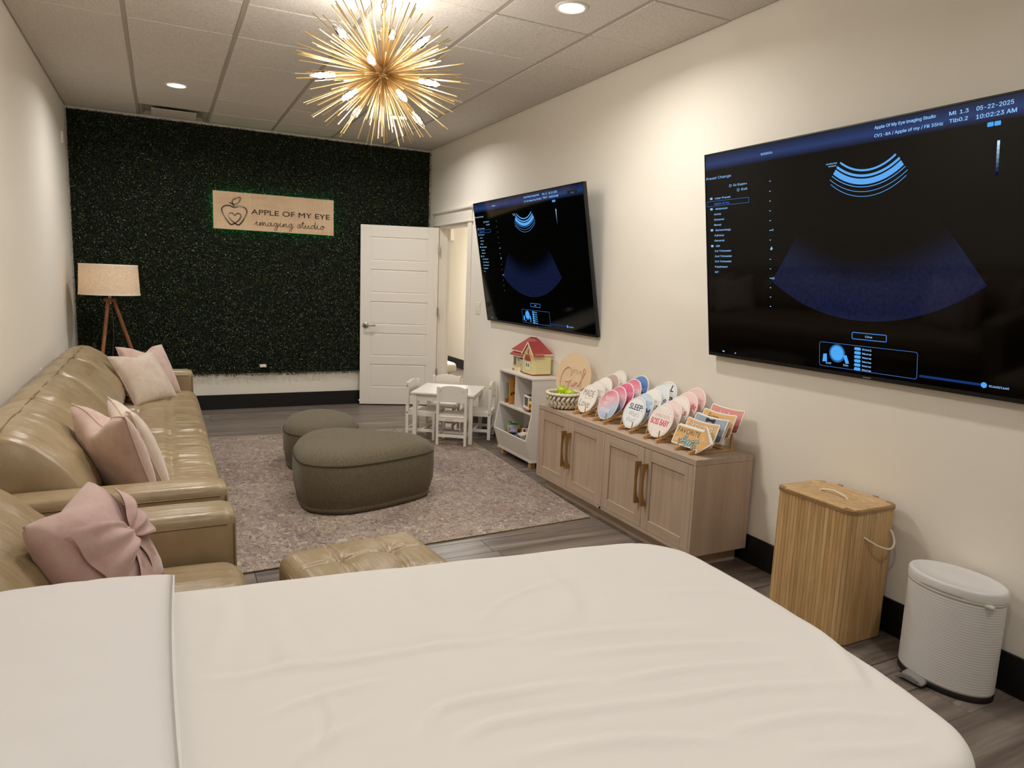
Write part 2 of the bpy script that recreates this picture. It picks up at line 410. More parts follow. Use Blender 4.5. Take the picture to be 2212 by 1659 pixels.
# ------------------------------------------------------------------ lamps in the ceiling
for n, (x, y, lab) in enumerate(((GX+T*.5, GY+T*2.5, 'lit round downlight in the ceiling above the floor lamp'), (GX+T*3.5, GY+T*2.5, 'lit round downlight in the ceiling behind the gold chandelier'),
                 (GX+T*3.5, GY-T*2.5, 'large lit round downlight at the top edge of the picture'), (GX+T*.5, GY-T*2.5, 'downlight in the ceiling over the near end of the sofa'), (GX+T*3.5, GY-T*7.5, 'unseen downlight added to brighten the foot of the bed'), (GX+T*.5, GY-T*7.5, 'unseen downlight added to brighten the head of the bed'))):  # the last two are out of view, added to brighten the bed
    t = thing('recessed_downlight', lab, 'ceiling light', (x, y, ZC-.008), group='recessed ceiling downlights')
    obj('trim_ring', lathe(BM(), [(.066, .004), (.066, -.004), (.072, -.008), (.085, -.006), (.088, .004)], 32), m_white, t, smooth=True, auto=40)
    obj('diffuser', lathe(BM(), [(0, -.003), (.067, -.003), (.067, .002), (0, .002)], 32), emis('downlight_glow', 'FFF4E4', 9), t)
    area(t, 'downlight_lamp', (0, 0, -.010), .13, DOWNLIGHT_W*(NEAR_LIGHTS if y < 1 else 1), DOWN_COL, 160)
# square plaque air diffuser set into the last tile row
x0, x1, y0, y1 = VENT
v = thing('ceiling_vent', 'square white air diffuser in the ceiling above the hedge wall', 'vent', ((x0+x1)/2, (y0+y1)/2, ZC))
hx, hy = (x1-x0)/2-.014, (y1-y0)/2-.01
fr = BM()
for s in (-1, 1):
    pr = [(hx, -.002), (hx-.02, -.002), (hx-.09, .07), (hx, .07)]
    prism(fr, [(s*a, b) for a, b in pr], 2*hy, 'xz', -hy)
    pr = [(hy, -.002), (hy-.012, -.002), (hy-.06, .07), (hy, .07)]
    prism(fr, [(s*a, b) for a, b in pr], 2*hx, 'yz', -hx)
obj('frame', fr, m_grid, v); obj('plenum', bx(-hx, hx, -hy, hy, .07, .08), m_black, v)
obj('face_plate', bx(-hx*.66, hx*.66, -hy*.60, hy*.80, -.012, -.004, bev=.003), m_tile, v)
for s in (-1, 1): obj('hanger', bx(s*hx*.45-.006, s*hx*.45+.006, -.006, .006, -.004, .07), m_grid, v)
# ------------------------------------------------------------------ hedge wall and its sign
def hedge():
    HX0, HX1, HZ0, HZ1 = XL+.012, XR-.012, .372, ZC-.03
    t = thing('boxwood_hedge_panel', 'dark green artificial boxwood hedge covering the back wall', 'hedge wall', ((HX0+HX1)/2, YB-.004, HZ0))
    w, hgt = HX1-HX0, HZ1-HZ0
    obj('backing_mat', bx(-w/2+.004, w/2-.004, -.010, 0, .012, hgt-.002), M('hedge_backing', '0A120A', .9), t)
    n = 150000
    c = np.stack([rng.uniform(-w/2-.0, w/2, n), -rng.uniform(.004, .052, n), rng.uniform(0, hgt, n)], 1)
    # clumps of a panel, each a little proud or deep
    bump = .012*np.sin(c[:, 0]*23+2*np.sin(c[:, 2]*17))*np.sin(c[:, 2]*21+1.7*np.sin(c[:, 0]*13)); c[:, 1] -= np.clip(bump, -.003, .02)
    c[:, 2] -= .018*(c[:, 2] < .05)*rng.uniform(0, 1, n); c[:, 0] = np.clip(c[:, 0], -w/2+.004, w/2-.004)
    d = rng.normal(size=(n, 3)); d[:, 1] -= .55; d /= np.linalg.norm(d, axis=1, keepdims=True)        # leaf axis
    nn = rng.normal(size=(n, 3))*.8; nn[:, 1] -= .8; nn[:, 2] += .5; nn -= d*np.sum(nn*d, 1, keepdims=True); nn /= np.linalg.norm(nn, axis=1, keepdims=True)
    s = np.cross(d, nn); L = rng.uniform(.0058, .0105, (n, 1)); Wd = L*rng.uniform(.36, .52, (n, 1))
    tip = c+d*L; rt = c+s*Wd; bk = c-d*L; lf = c-s*Wd; mid = nn*L*.18
    V = np.stack([tip-mid, rt+mid*.8, bk, lf+mid*.8], 1).reshape(-1, 3); V[:, 1] = np.minimum(V[:, 1], -.002)
    V[:, 0] = np.clip(V[:, 0], -w/2-.004, w/2+.004); V[:, 2] = np.clip(V[:, 2], -.03, hgt+.01)
    I = np.arange(n)[:, None]*4; Fq = np.concatenate([I+[0, 1, 2], I+[0, 2, 3]], 1).reshape(-1, 3)
    me = bpy.data.meshes.new('boxwood_leaves'); me.vertices.add(n*4); me.vertices.foreach_set('co', V.ravel())
    me.loops.add(n*6); me.loops.foreach_set('vertex_index', Fq.ravel()); me.polygons.add(n*2)
    me.polygons.foreach_set('loop_start', np.arange(n*2)*3); me.polygons.foreach_set('loop_total', np.full(n*2, 3)); me.update(calc_edges=True)
    m = M('boxwood_leaf', '223A1E', .27, spec=.5); nt = m.node_tree; N = nt.nodes; b = N['Principled BSDF']
    g = N.new('ShaderNodeNewGeometry'); r = N.new('ShaderNodeValToRGB'); nt.links.new(g.outputs['Random Per Island'], r.inputs[0]); nt.links.new(r.outputs[0], b.inputs['Base Color'])
    e = r.color_ramp.elements; e[0].color = lin('101A0C')+(1,); e[1].color = lin('8A9868')+(1,); e[1].position = 1
    for p, cc in ((.40, '1C2A14'), (.75, '33431F'), (.93, '51612F')): q = e.new(p); q.color = lin(cc)+(1,)
    o = obj('boxwood_leaves', me, m, t); tag(o, kind='stuff')
hedge()
def wall_sign():
    x0, x1, z0, z1 = .489, 1.696, 1.882, 2.258; w, hh = x1-x0, z1-z0
    t = thing('wall_sign', 'rectangular maple sign reading APPLE OF MY EYE imaging studio on the hedge', 'sign', ((x0+x1)/2, YB-.062, z0), 0)
    mm = M('maple_board', 'D8BA97', .45, var=[('C5A37E', (3, 3, 14), 6, .45, .75), ('E3C39C', (40, 40, 3), 3, .5, .8)])
    obj('board', bx(-w/2, w/2, -.016, 0, 0, hh, bev=.002), mm, t)
    gl = BM()
    for a, b, c, d in ((-w/2+.02, w/2-.02, .012, .020), (-w/2+.02, w/2-.02, hh-.020, hh-.012), (-w/2+.012, -w/2+.02, .02, hh-.02), (w/2-.02, w/2-.012, .02, hh-.02)): box(gl, a, b, .002, .006, c, d)
    obj('led_strip', gl, emis('green_led', '20E890', 16.0), t)
    for sx in (-.5, .5):
        obj('standoff', bx(sx*w*.8-.01, sx*w*.8+.01, .0, .03, hh/2-.01, hh/2+.01), m_dark, t)
    U = lambda u, v: (-w/2+u*w, hh*(1-v))
    ink_ = M('sign_black', '15110D', .35); mir = M('sign_mirror_black', '1C1814', .10, .85)
    tag(obj('lettering', solid_text([('APPLE OF MY EYE', *U(.30, .555), .052, 'l', w*.665, .0, 1.0)], .004), ink_, t, loc=(0, -.016, 0)), kind='stuff')
    # cursive line
    S = script_word('imaging studio', 1.0); xs_ = [p[0] for l in S for p in l]; k = w*.60/(max(xs_)-min(xs_)); bm = BM()
    ox, oz = U(.325, .845)
    for l in S: ribbon(bm, [(ox+(p[0]-min(xs_))*k, oz+p[1]*k*1.0) for p in l], .0042, .004)
    tag(obj('script_lettering', bm, M('sign_brown', '3A241A', .4), t, loc=(0, -.016, 0)), kind='stuff')
    # apple outline with an inner heart, mirror black
    bm = BM(); C = lambda u, v: (-w/2+u*w*.2+.07, hh*(1-v))
    A = [(.92, .80), (.70, .835), (.42, .66), (.33, .48), (.42, .36), (.62, .335), (.86, .41)]
    pts = [(.155*.0, 0)]
    ap = lambda q: [(-w/2+w*x, hh*(1-y)) for x, y in q]
    left = catmull(ap([(.168, .83), (.135, .865), (.10, .73), (.068, .53), (.075, .42), (.115, .365), (.165, .415)]), 8)
    right = catmull(ap([(.168, .83), (.20, .865), (.235, .73), (.263, .53), (.256, .42), (.215, .365), (.165, .415)]), 8)
    ribbon(bm, left, .0115, .006); ribbon(bm, right, .0115, .006)
    ribbon(bm, catmull(ap([(.168, .83), (.135, .74), (.118, .63), (.128, .57), (.150, .565), (.168, .62), (.187, .565), (.208, .57), (.218, .63), (.200, .74), (.168, .83)]), 6), .0095, .006)
    ribbon(bm, catmull(ap([(.165, .40), (.155, .33), (.125, .29)]), 5), .009, .006)
    ribbon(bm, catmull(ap([(.158, .34), (.150, .24), (.175, .17), (.212, .13), (.208, .23), (.188, .30), (.158, .34)]), 6), .009, .006)
    obj('apple_emblem', bm, mir, t, loc=(0, -.016, 0))
def solid_text(items, th):
    bm = text_geo(items); r = bmesh.ops.extrude_face_region(bm, geom=bm.faces[:]); vs = [e for e in r['geom'] if isinstance(e, bmesh.types.BMVert)]
    bmesh.ops.translate(bm, vec=(0, -th, 0), verts=vs); return bm
GLY = {  # single-stroke cursive letters: list of strokes, advance (x-height = 1)
 'i': ([[(-.3, .15), (.1, .8), (.25, 1), (.2, .3), (.45, 0), (.85, .25)], [(.3, 1.45), (.36, 1.52)]], .8),
 'm': ([[(-.1, .25), (.15, .9), (.2, 0), (.45, .75), (.7, .95), (.72, 0), (.95, .75), (1.2, .95), (1.25, .2), (1.45, 0), (1.75, .25)]], 1.7),
 'n': ([[(-.1, .25), (.15, .9), (.2, 0), (.45, .75), (.7, .95), (.75, .2), (.95, 0), (1.25, .25)]], 1.2),
 'a': ([[(.85, .85), (.5, 1), (.15, .6), (.2, .1), (.5, 0), (.85, .85), (.85, .15), (1.05, 0), (1.35, .25)]], 1.3),
 'g': ([[(.85, .85), (.5, 1), (.15, .6), (.2, .15), (.5, .05), (.85, .9), (.8, -.6), (.5, -1.15), (.25, -.9), (.6, -.3), (1.35, .25)]], 1.3),
 's': ([[(-.1, .2), (.45, 1.05), (.6, .5), (.4, 0), (.05, .12)], [(.4, 0), (.9, .2)]], .85),
 't': ([[(-.1, .2), (.45, 1.9), (.35, .3), (.55, 0), (.9, .25)], [(.05, 1.3), (.8, 1.38)]], .85),
 'u': ([[(-.1, .3), (.2, .95), (.2, .2), (.45, 0), (.85, .9), (.85, .2), (1.05, 0), (1.35, .25)]], 1.3),
 'd': ([[(.85, .85), (.5, 1), (.15, .6), (.2, .1), (.5, 0), (.9, .9), (1.1, 2.0), (.95, .2), (1.1, 0), (1.45, .25)]], 1.4),
 'o': ([[(.5, 1), (.15, .6), (.2, .1), (.5, 0), (.85, .5), (.6, 1), (.5, .75), (1.2, .75)]], 1.15),
 'r': ([[(-.1, .25), (.2, .95), (.25, .8), (.6, .85), (.6, .2), (.8, 0), (1.05, .25)]], 1.0),
 'l': ([[(-.1, .3), (.5, 1.6), (.45, 2.1), (.2, 1.6), (.25, .25), (.5, 0), (.85, .3)]], .8),
 ' ': ([], .75)}
def script_word(s, k):
    x = 0; out = []
    for ch in s:
        st, adv = GLY[ch]
        for l in st: out.append([tuple(p) for p in catmull([((x+a)*k*1.25, b*k) for a, b in l], 6)])
        x += adv
    return out
wall_sign()

# ------------------------------------------------------------------ chandelier
def chandelier():
    C0 = Vector((1.022, 3.6, 2.468))
    t = thing('sputnik_chandelier', 'gold starburst chandelier of thin rods with candle bulbs', 'chandelier', C0)
    obj('hub', lathe(BM(), [(0, -.045), (.02, -.042), (.036, -.025), (.042, 0), (.036, .025), (.02, .042), (0, .045)], 24), m_gold, t, smooth=True)
    obj('stem', cyl(BM(), .007, .03, .155, seg=10), m_gold, t, smooth=True, auto=40)
    obj('loop', tube(BM(), [(.022*math.cos(a), 0, .178+.022*math.sin(a)) for a in np.linspace(0, 2*PI, 16, endpoint=False)], .0035, 6, closed=True), m_gold, t, smooth=True)
    z = .205; k = 0
    while z < ZC-C0.z-.03:
        lk = BM(); tube(lk, [(.010*math.cos(a), 0, z+.018*math.sin(a)) for a in np.linspace(0, 2*PI, 12, endpoint=False)], .0025, 5, closed=True)
        if k % 2: xf(lk, Matrix.Rotation(PI/2, 4, 'Z'))
        obj('chain_link', lk, m_gold, t, smooth=True); z += .029; k += 1
    obj('cord', tube(BM(), [(.006, .004, .15)] + [(.012*math.sin(i*1.3)+.01, .01*math.cos(i*1.1), .15+.03*i) for i in range(1, 10)] + [(0, 0, ZC-C0.z-.02)], .0022, 5), m_gold, t, smooth=True)
    obj('canopy', lathe(BM(), [(0, ZC-C0.z-.035), (.05, ZC-C0.z-.03), (.062, ZC-C0.z-.012), (.062, ZC-C0.z-.006)], 24), m_gold, t, smooth=True, auto=40)
    bd = [(-0.607, 0.418, 0.676), (0.306, 0.469, 0.828), (0.396, -0.85, 0.347), (-0.439, -0.896, -0.062), (-0.984, 0.089, -0.154), (0.574, -0.786, -0.229), (-0.682, -0.487, -0.545),
          (-0.254, 0.815, -0.52), (0.093, -0.847, -0.524), (0.748, 0.279, -0.602), (0.012, 0.841, 0.541), (0.343, 0.934, -0.101)]
    bd = [Vector(d).normalized() for d in bd]
    r0 = obj('rod', xf(cyl(BM(), .0026, 0, 1, seg=6), Matrix.Identity(4)), m_gold, t, smooth=True, auto=50); N_ = 300; first = True
    for i in range(N_):
        zz = 1-2*(i+.5)/N_; a = i*PI*(3-5**.5); d = Vector((math.sqrt(1-zz*zz)*math.cos(a), math.sqrt(1-zz*zz)*math.sin(a), zz))
        d = (d + Vector(rng.normal(size=3)*.05)).normalized()
        if d.z > .95 or any(d.dot(b) > .985 for b in bd): continue
        o = r0 if first else part(r0, t); first = False
        o.rotation_euler = d.to_track_quat('Z', 'Y').to_euler(); o.scale = (1, 1, random.choice([.26, .32, .35, .38, .40, .41, .42])*(1-.20*d.z*d.z)); o.location = d*.02
    gm = bulb_glass()
    so = bl = gl = None
    for d in bd:
        q = d.to_track_quat('Z', 'Y').to_euler()
        if so is None:
            so = obj('socket_arm', lathe(BM(), [(.007, .03), (.007, .10), (.0135, .102), (.0135, .235), (.010, .237), (0, .237)], 14), m_gold, t, smooth=True, auto=40)
            cl_ = obj('socket_collar', lathe(BM(), [(.0105, .234), (.0105, .252), (0, .252)], 14), m_white, so, smooth=True, auto=40)
            gl = obj('bulb', lathe(BM(), [(.009, .25), (.015, .262), (.0205, .285), (.0185, .312), (.011, .336), (.004, .352), (0, .357)], 16), gm, so, smooth=True)
            obj_f = obj('filament', lathe(BM(), [(0, .262), (.006, .268), (.010, .285), (.008, .305), (.003, .322), (0, .325)], 10), emis('filament_glow', 'FFF0D8', 55), so, smooth=True)
            so.rotation_euler = q; c = so
        else:
            c = copy_tree(so, t); c.rotation_euler = q
        l = point(t, 'bulb_lamp', d*.30, .02, BULB_W, BULB_COL)
def bulb_glass():
    m = bpy.data.materials.new('bulb_glass'); m.use_nodes = True; N = m.node_tree.nodes; N.remove(N['Principled BSDF']); L = m.node_tree.links
    a = N.new('ShaderNodeBsdfTransparent'); b = N.new('ShaderNodeBsdfGlossy'); b.inputs['Roughness'].default_value = .02; f = N.new('ShaderNodeFresnel'); f.inputs[0].default_value = 1.5
    x = N.new('ShaderNodeMixShader'); L.new(f.outputs[0], x.inputs[0]); L.new(a.outputs[0], x.inputs[1]); L.new(b.outputs[0], x.inputs[2]); L.new(x.outputs[0], N['Material Output'].inputs[0]); return m
chandelier()

# ------------------------------------------------------------------ televisions
SW, SH = 1.9, 1.088
def television(label, loc, tilt, freeze):
    t = thing('television', label, 'television', loc, -PI/2, 'wall mounted televisions', rx=tilt)
    hw, hh = SW/2, SH/2
    obj('back_shell', bx(-hw, hw, .004, .03, -hh, hh, bev=.004), m_shell, t)
    obj('rear_housing', prism(BM(), [(.03, -hh+.02), (.052, -hh+.04), (.052, .10), (.03, .22)], SW*.8, 'yz', -SW*.4), m_shell, t)
    fr = BM(); b = .006
    for a in ((-hw, hw, -.002, .005, hh-b, hh), (-hw, hw, -.002, .005, -hh, -hh+.017), (-hw, -hw+b, -.002, .005, -hh, hh), (hw-b, hw, -.002, .005, -hh, hh)): box(fr, *a)
    obj('bezel', fr, m_shell, t)
    obj('screen', bx(-hw+b, hw-b, 0, .004, -hh+.017, hh-b), m_screen, t)
    obj('brand_badge', bx(.035, .075, -.0035, -.001, -hh+.005, -hh+.011), m_chrome, t)
    obj('wall_bracket', xf(bx(-.25, .25, .045, .06, -.22, .22), Matrix.Identity(4)), m_dark, t)
    U = lambda u, v: (-hw+u*SW, hh-v*SH)
    sc = 'screen_print'
    # header bar (brighter along its middle) and the fan sector: emissive display content
    md = display_mat('header_blue', (0.012, 0.03, 0.11), 1.0, None)
    bm = BM(); nseg = 40; a = [U(.004+.992*i/nseg, .008) for i in range(nseg+1)]; c = [U(.004+.992*i/nseg, .081) for i in range(nseg+1)]
    va = [bm.verts.new((p[0], 0, p[1])) for p in a]; vc = [bm.verts.new((p[0], 0, p[1])) for p in c]
    for i in range(nseg): bm.faces.new((va[i], va[i+1], vc[i+1], vc[i]))
    flat_obj('header_bar', bm, md, t, -.0006)
    # dark blue sector
    ang = np.radians(np.linspace(-62, 62, 49)); ax, av = .5135, .43
    def S(r, k): return (-hw+ax*SW + r*SW*math.sin(k)*1.18, hh-av*SH - r*SW*.985*math.cos(k))
    # sector: apex above, outer arc through (.2435,.6065) (.5135,.764) (.7824,.616)
    R_ = .190*1.0
    cx, cz = U(.5135, 0); zb = hh-.764*SH; dx = .2695*SW; dz = (.764-.611)*SH; Rr = (dx*dx+dz*dz)/(2*dz); c0 = zb+Rr; am = math.asin(dx/Rr)
    bm = BM(); ring = []
    for rr in np.linspace(.62, 1, 9):
        row = []
        for k in np.linspace(-1, 1, 41): row.append(bm.verts.new((cx+Rr*rr*math.sin(am*k), 0, c0-Rr*rr*math.cos(am*k))))
        ring.append(row)
    for p, q in zip(ring, ring[1:]):
        for i in range(40): bm.faces.new((p[i], p[i+1], q[i+1], q[i]))
    flat_obj('echo_sector', bm, sector_mat((cx, c0), Rr), t, -.0006)
    # bright probe fan: arcs
    bm = BM(); f0 = [U(.4465, .1357), U(.5135, .178), U(.585, .1335)]
    for (v_mid, half, rise, wd) in ((.178, .068, .042, .008), (.198, .077, .047, .010), (.2185, .083, .051, .020), (.229, .086, .053, .004), (.240, .090, .056, .003), (.258, .0955, .061, .0022), (.276, .093, .060, .0022)):
        arc = [U(.5155+half*k, v_mid - rise*(k*k*.92+.08*k**4)) for k in np.linspace(-1, 1, 31)]
        ribbon(bm, arc, wd, .0003)
    tag(obj('probe_fan', bm, emis('display_blue', '5FA8F0', .85), t, loc=(0, -.0006, 0)), kind='stuff')
    LB, WB = emis('display_text', '8CC0F5', .95), None
    items = []
    def tx(s, u, v, h, al='l', w=None, off=.0): items.append((s, *U(u, v), h*SH, al, None if w is None else w*SW, off))
    tx('WS80A', .2087, .052, .0130, 'l', .0385, .01)
    tx('Apple Of My Eye Imaging Studio', .532, .034, .0150, 'l', .1345, .012)
    tx('CV1-8A / Apple of my / FR 35Hz', .532, .0635, .0150, 'l', .1500, .012)
    tx('MI', .6935, .0365, .0165, 'l', .014, .012); tx('1.3', .714, .0365, .0165, 'l', .0165, .012)
    tx('TIb', .6940, .0610, .0165, 'l', .0175, .012); tx('0.2', .713, .0610, .0165, 'l', .0165, .012)
    tx('05-22-2025', .745, .0375, .0180, 'l', .0655, .012); tx('10:02:23 AM', .7452, .0640, .0180, 'l', .0710, .012)
    tx('Preset Change', .0055, .1225, .0160, 'l', .0965)
    tx('Ez Exam+', .1610, .1680, .0135, 'r', .050, .008); tx('Exit', .1612, .1915, .0135, 'r', .021, .008)
    for s, u, v, w in (('User Preset', .0392, .2185, .0600), ('Abdomen', .0392, .2690, .0480), ('Aorta', .0335, .2940, .0275), ('General', .0335, .3200, .0395), ('Renal', .0335, .3455, .0285), ('Gynecology', .0385, .3710, .0600),
                       ('Adnexa', .0335, .3965, .0375), ('General', .0335, .4220, .0395), ('OB', .0385, .4485, .0155), ('1st Trimester', .0335, .4725, .0650), ('2nd Trimester', .0335, .4985, .0680), ('3rd Trimester', .0335, .5240, .0660), ('FetalHeart', .0335, .5505, .0500), ('NT', .0335, .5770, .0145)):
        tx(s, u, v, .0120, 'l', w, .008)
    tx('SAMSUNG', .4387, .1375, .0075, 'r', .030, .006); tx('WS80A', .4370, .1475, .0075, 'r', .022, .006)
    tx('5', .2465, .3865, .0120, 'l', None, .01); tx('10', .2450, .6030, .0120, 'l', None, .01)
    tx('Cine', .5300, .8300, .0110, 'c', .018, .006)
    for k, s in enumerate(('Print1', 'None', 'None', 'None', 'None', 'None')): tx(s, .5150, .8835+k*.0167, .0105, 'l', .023 if k else .0235, .008)
    for k, s in enumerate(('P1', 'P2', 'U1', 'U2', 'U3', 'U4')): pass
    tx('Exit', .4150, .9580, .0105, 'l', .0150, .006); tx('Set', .4640, .9580, .0105, 'l', .0140, .006)
    tx('#1460/1460', .7970, .9590, .0105, 'l', .0370, .008)
    bm = text_geo(items, True)
    # tick scale, icons, little symbols
    def rect(u0, v0, u1, v1):
        p, q = U(u0, v0), U(u1, v1); poly(bm, [(p[0], p[1]), (q[0], p[1]), (q[0], q[1]), (p[0], q[1])])
    for k in range(14):
        if k == 7: continue
        v = .1685+k*.0430; rect(.2370, v-.0012, .2415 if k not in (5, 10) else .2445, v+.0018)
    a = U(.2390, .464); poly(bm, [(a[0], a[1]-.006), (a[0]+.008, a[1]+.010), (a[0]+.016, a[1]-.001), (a[0]+.008, a[1]-.009)])
    for v in (.2125, .2630, .3650, .4425):
        rect(.0190, v-.004, .0285, v+.006); 
    for (u, v) in ((.1000, .1625), (.1290, .1865)):
        rect(u-.005, v-.0045, u+.003, v-.0030); rect(u-.005, v+.0055, u+.003, v+.0070); rect(u-.005, v-.0045, u-.004, v+.0070); rect(u-.001, v+.0005, u+.006, v+.0020)
    rect(.0590, .9680, .0650, .9745); rect(.0560, .9705, .0590, .9725); rect(.1060, .9700, .1110, .9745)
    tag(flat_obj('menu_text', bm, LB, t, -.0008), kind='stuff')
    bm = BM()
    def frame(u0, v0, u1, v1, th, r=.004):
        p, q = U(u0, v1), U(u1, v0); ribbon(bm, rrect(p[0], q[0], p[1], q[1], r), th, .0002, closed=True)
    frame(.0061, .2270, .1665, .2500, .0014, .001); tx2 = text_geo([('Apple of my', *U(.0345, .2440), .0120*SH, 'l', .0600*SW, .006)], True)
    frame(.4868, .8125, .5742, .8390, .0034, .005); frame(.3955, .8660, .6483, .9690, .0016, .010)
    flat_obj('selected_line', tx2, emis('display_dim', '4A86D8', .8), t, -.0008)
    tag(obj('display_frames', bm, emis('display_dim', '4A86D8', .8), t, loc=(0, -.0006, 0)), kind='stuff')
    bm = BM(); poly(bm, ell(*U(.4463, .9085), .0425*1.0, .0420)); 
    flat_obj('trackball_ring', bm, emis('display_ring', '2E6CB0', .7), t, -.0006)
    bm = BM(); poly(bm, ell(*U(.4463, .9075), .034, .034))
    for (u, v, s) in ((.4120, .9330, -1), (.4720, .9300, 1)):
        a = U(u, v); poly(bm, [(a[0]-.013*1-.004*s, a[1]+.018), (a[0]+.006-.004*s, a[1]+.020), (a[0]+.013+.002*s, a[1]-.016), (a[0]-.008+.006*s, a[1]-.020)])
    for k in range(6):
        a = U(.5022, .8790+k*.0167); poly(bm, rrect(a[0]-.0165, a[0]+.0165, a[1]-.0068, a[1]+.0068, .0066))
    poly(bm, ell(*U(.7876, .9545), .011, .011))
    for a, b in ((.7663, .7775), (.7790, .7905)):
        p, q = U(a, .0955), U(b, .0815); poly(bm, rrect(p[0], q[0], p[1], q[1], .003))
    tag(flat_obj('display_buttons', bm, emis('display_button', '4FA6F2', .85), t, -.0009), kind='stuff')
    bm = BM(); p, q = U(.6534, .9590), U(.7840, .9500); poly(bm, rrect(p[0], q[0], p[1], q[1], .004)); flat_obj('progress_bar', bm, emis('display_bar', '1E3F80', .6), t, -.0006)
    bm = BM(); p, q = U(.7868, .2534), U(.7895, .1425); n = 8
    for k in range(n):
        za, zb = p[1]+(q[1]-p[1])*k/n, p[1]+(q[1]-p[1])*(k+1)/n; bm2 = BM(); poly(bm2, [(p[0]-.002, za), (q[0]+.002, za), (q[0]+.002, zb), (p[0]-.002, zb)])
        flat_obj('grey_scale', bm2, emis('display_grey%d' % k, '%02X%02X%02X' % (int(10+k*26), int(20+k*30), int(45+k*30)), .9), t, -.0006)
    if freeze:
        bm = BM(); p, q = U(.8846, .0690), U(.9567, .0390); poly(bm, [(p[0], p[1]), (q[0], p[1]), (q[0], q[1]), (p[0], q[1])]); flat_obj('freeze_box', bm, ink('05060A'), t, -.0008)
        flat_obj('freeze_text', text_geo([('Freeze', *U(.9210, .0590), .0115*SH, 'c', .024*SW, .006)], True), emis('display_dim', '4A86D8', .8), t, -.0010)
    return t
def display_mat(name, c, st, _):
    if name in MATS: return MATS[name]
    m = bpy.data.materials.new(name); m.use_nodes = True; N = m.node_tree.nodes; L = m.node_tree.links; b = N['Principled BSDF']
    b.inputs['Base Color'].default_value = (.0006, .0006, .0009, 1); b.inputs['Roughness'].default_value = .06; b.inputs['Specular IOR Level'].default_value = .22
    tc = N.new('ShaderNodeTexCoord'); sp = N.new('ShaderNodeSeparateXYZ'); L.new(tc.outputs['Object'], sp.inputs[0])
    mr = N.new('ShaderNodeMapRange'); mr.inputs[1].default_value = .457; mr.inputs[2].default_value = .53; L.new(sp.outputs[2], mr.inputs[0])
    r = N.new('ShaderNodeValToRGB'); L.new(mr.outputs[0], r.inputs[0]); e = r.color_ramp.elements
    e[0].color = (.001, .002, .008, 1); e[1].color = (.006, .012, .035, 1); q = e.new(.45); q.color = (.014, .032, .115, 1)
    L.new(r.outputs[0], b.inputs['Emission Color']); b.inputs['Emission Strength'].default_value = st; MATS[name] = m; return m
def sector_mat(c, R):
    if 'echo' in MATS: return MATS['echo']
    m = bpy.data.materials.new('echo_speckle'); m.use_nodes = True; N = m.node_tree.nodes; L = m.node_tree.links; b = N['Principled BSDF']
    b.inputs['Base Color'].default_value = (.0006, .0006, .0009, 1); b.inputs['Roughness'].default_value = .06; b.inputs['Specular IOR Level'].default_value = .22
    tc = N.new('ShaderNodeTexCoord'); d = N.new('ShaderNodeVectorMath'); d.operation = 'DISTANCE'; d.inputs[1].default_value = (c[0], 0, c[1]); L.new(tc.outputs['Object'], d.inputs[0])
    mr = N.new('ShaderNodeMapRange'); mr.interpolation_type = 'SMOOTHSTEP'; mr.inputs[1].default_value = R*.66; mr.inputs[2].default_value = R*.86; L.new(d.outputs['Value'], mr.inputs[0])
    n = N.new('ShaderNodeTexNoise'); n.inputs['Scale'].default_value = 60; n.inputs['Detail'].default_value = 5; L.new(tc.outputs['Object'], n.inputs['Vector'])
    mu = N.new('ShaderNodeMath'); mu.operation = 'MULTIPLY'; L.new(mr.outputs[0], mu.inputs[0]); L.new(n.outputs['Fac'], mu.inputs[1])
    b.inputs['Emission Color'].default_value = (.008, .014, .055, 1); L.new(mu.outputs[0], b.inputs['Emission Strength']); MATS['echo'] = m; return m
television('large black television showing the ultrasound menu, nearest the camera on the right wall', (2.704, 2.077, 1.639), .133, True)
television('tilted black television showing the ultrasound menu, beside the white door', (2.696, 5.149, 1.627), .174, True)
# ------------------------------------------------------------------ rug
def rug():
    t = thing('area_rug', 'faded oriental rug in pink, taupe and slate under the olive poufs', 'rug', (1.2, 5.0, 0))
    c = [(.06-1.2, 3.44-5.0), (2.385-1.2, 3.566-5.0), (2.535-1.2, 6.36-5.0), (.10-1.2, 6.52-5.0)]
    bm = BM(); n = 24; g = [[None]*(n+1) for _ in range(n+1)]; H = .009
    for i in range(n+1):
        for j in range(n+1):
            u, v = i/n, j/n; x = (1-v)*((1-u)*c[0][0]+u*c[1][0])+v*((1-u)*c[3][0]+u*c[2][0]); y = (1-v)*((1-u)*c[0][1]+u*c[1][1])+v*((1-u)*c[3][1]+u*c[2][1])
            lift = .010*max(0, (u+1-v)/2-.93)/.07*1.0 if False else 0
            g[i][j] = bm.verts.new((x, y, H+.0008*nz(x, y, 0, 6)+lift))
    for i in range(n):
        for j in range(n): bm.faces.new((g[i][j], g[i+1][j], g[i+1][j+1], g[i][j+1]))
    obj('pile', bm, rug_mat(), t, smooth=True)
    b2 = prism(BM(), c, H-.002, 'xy'); obj('backing', b2, M('rug_backing', '8C7F72', .95), t)
    e = obj('bound_edge', tube(BM(), [(x, y, H*.62) for x, y in c], .0055, 6, closed=True), M('rug_binding', 'C2AF97', .9, var=('8F7B68', (160,)*3, 1, .45, .6)), t, smooth=True)
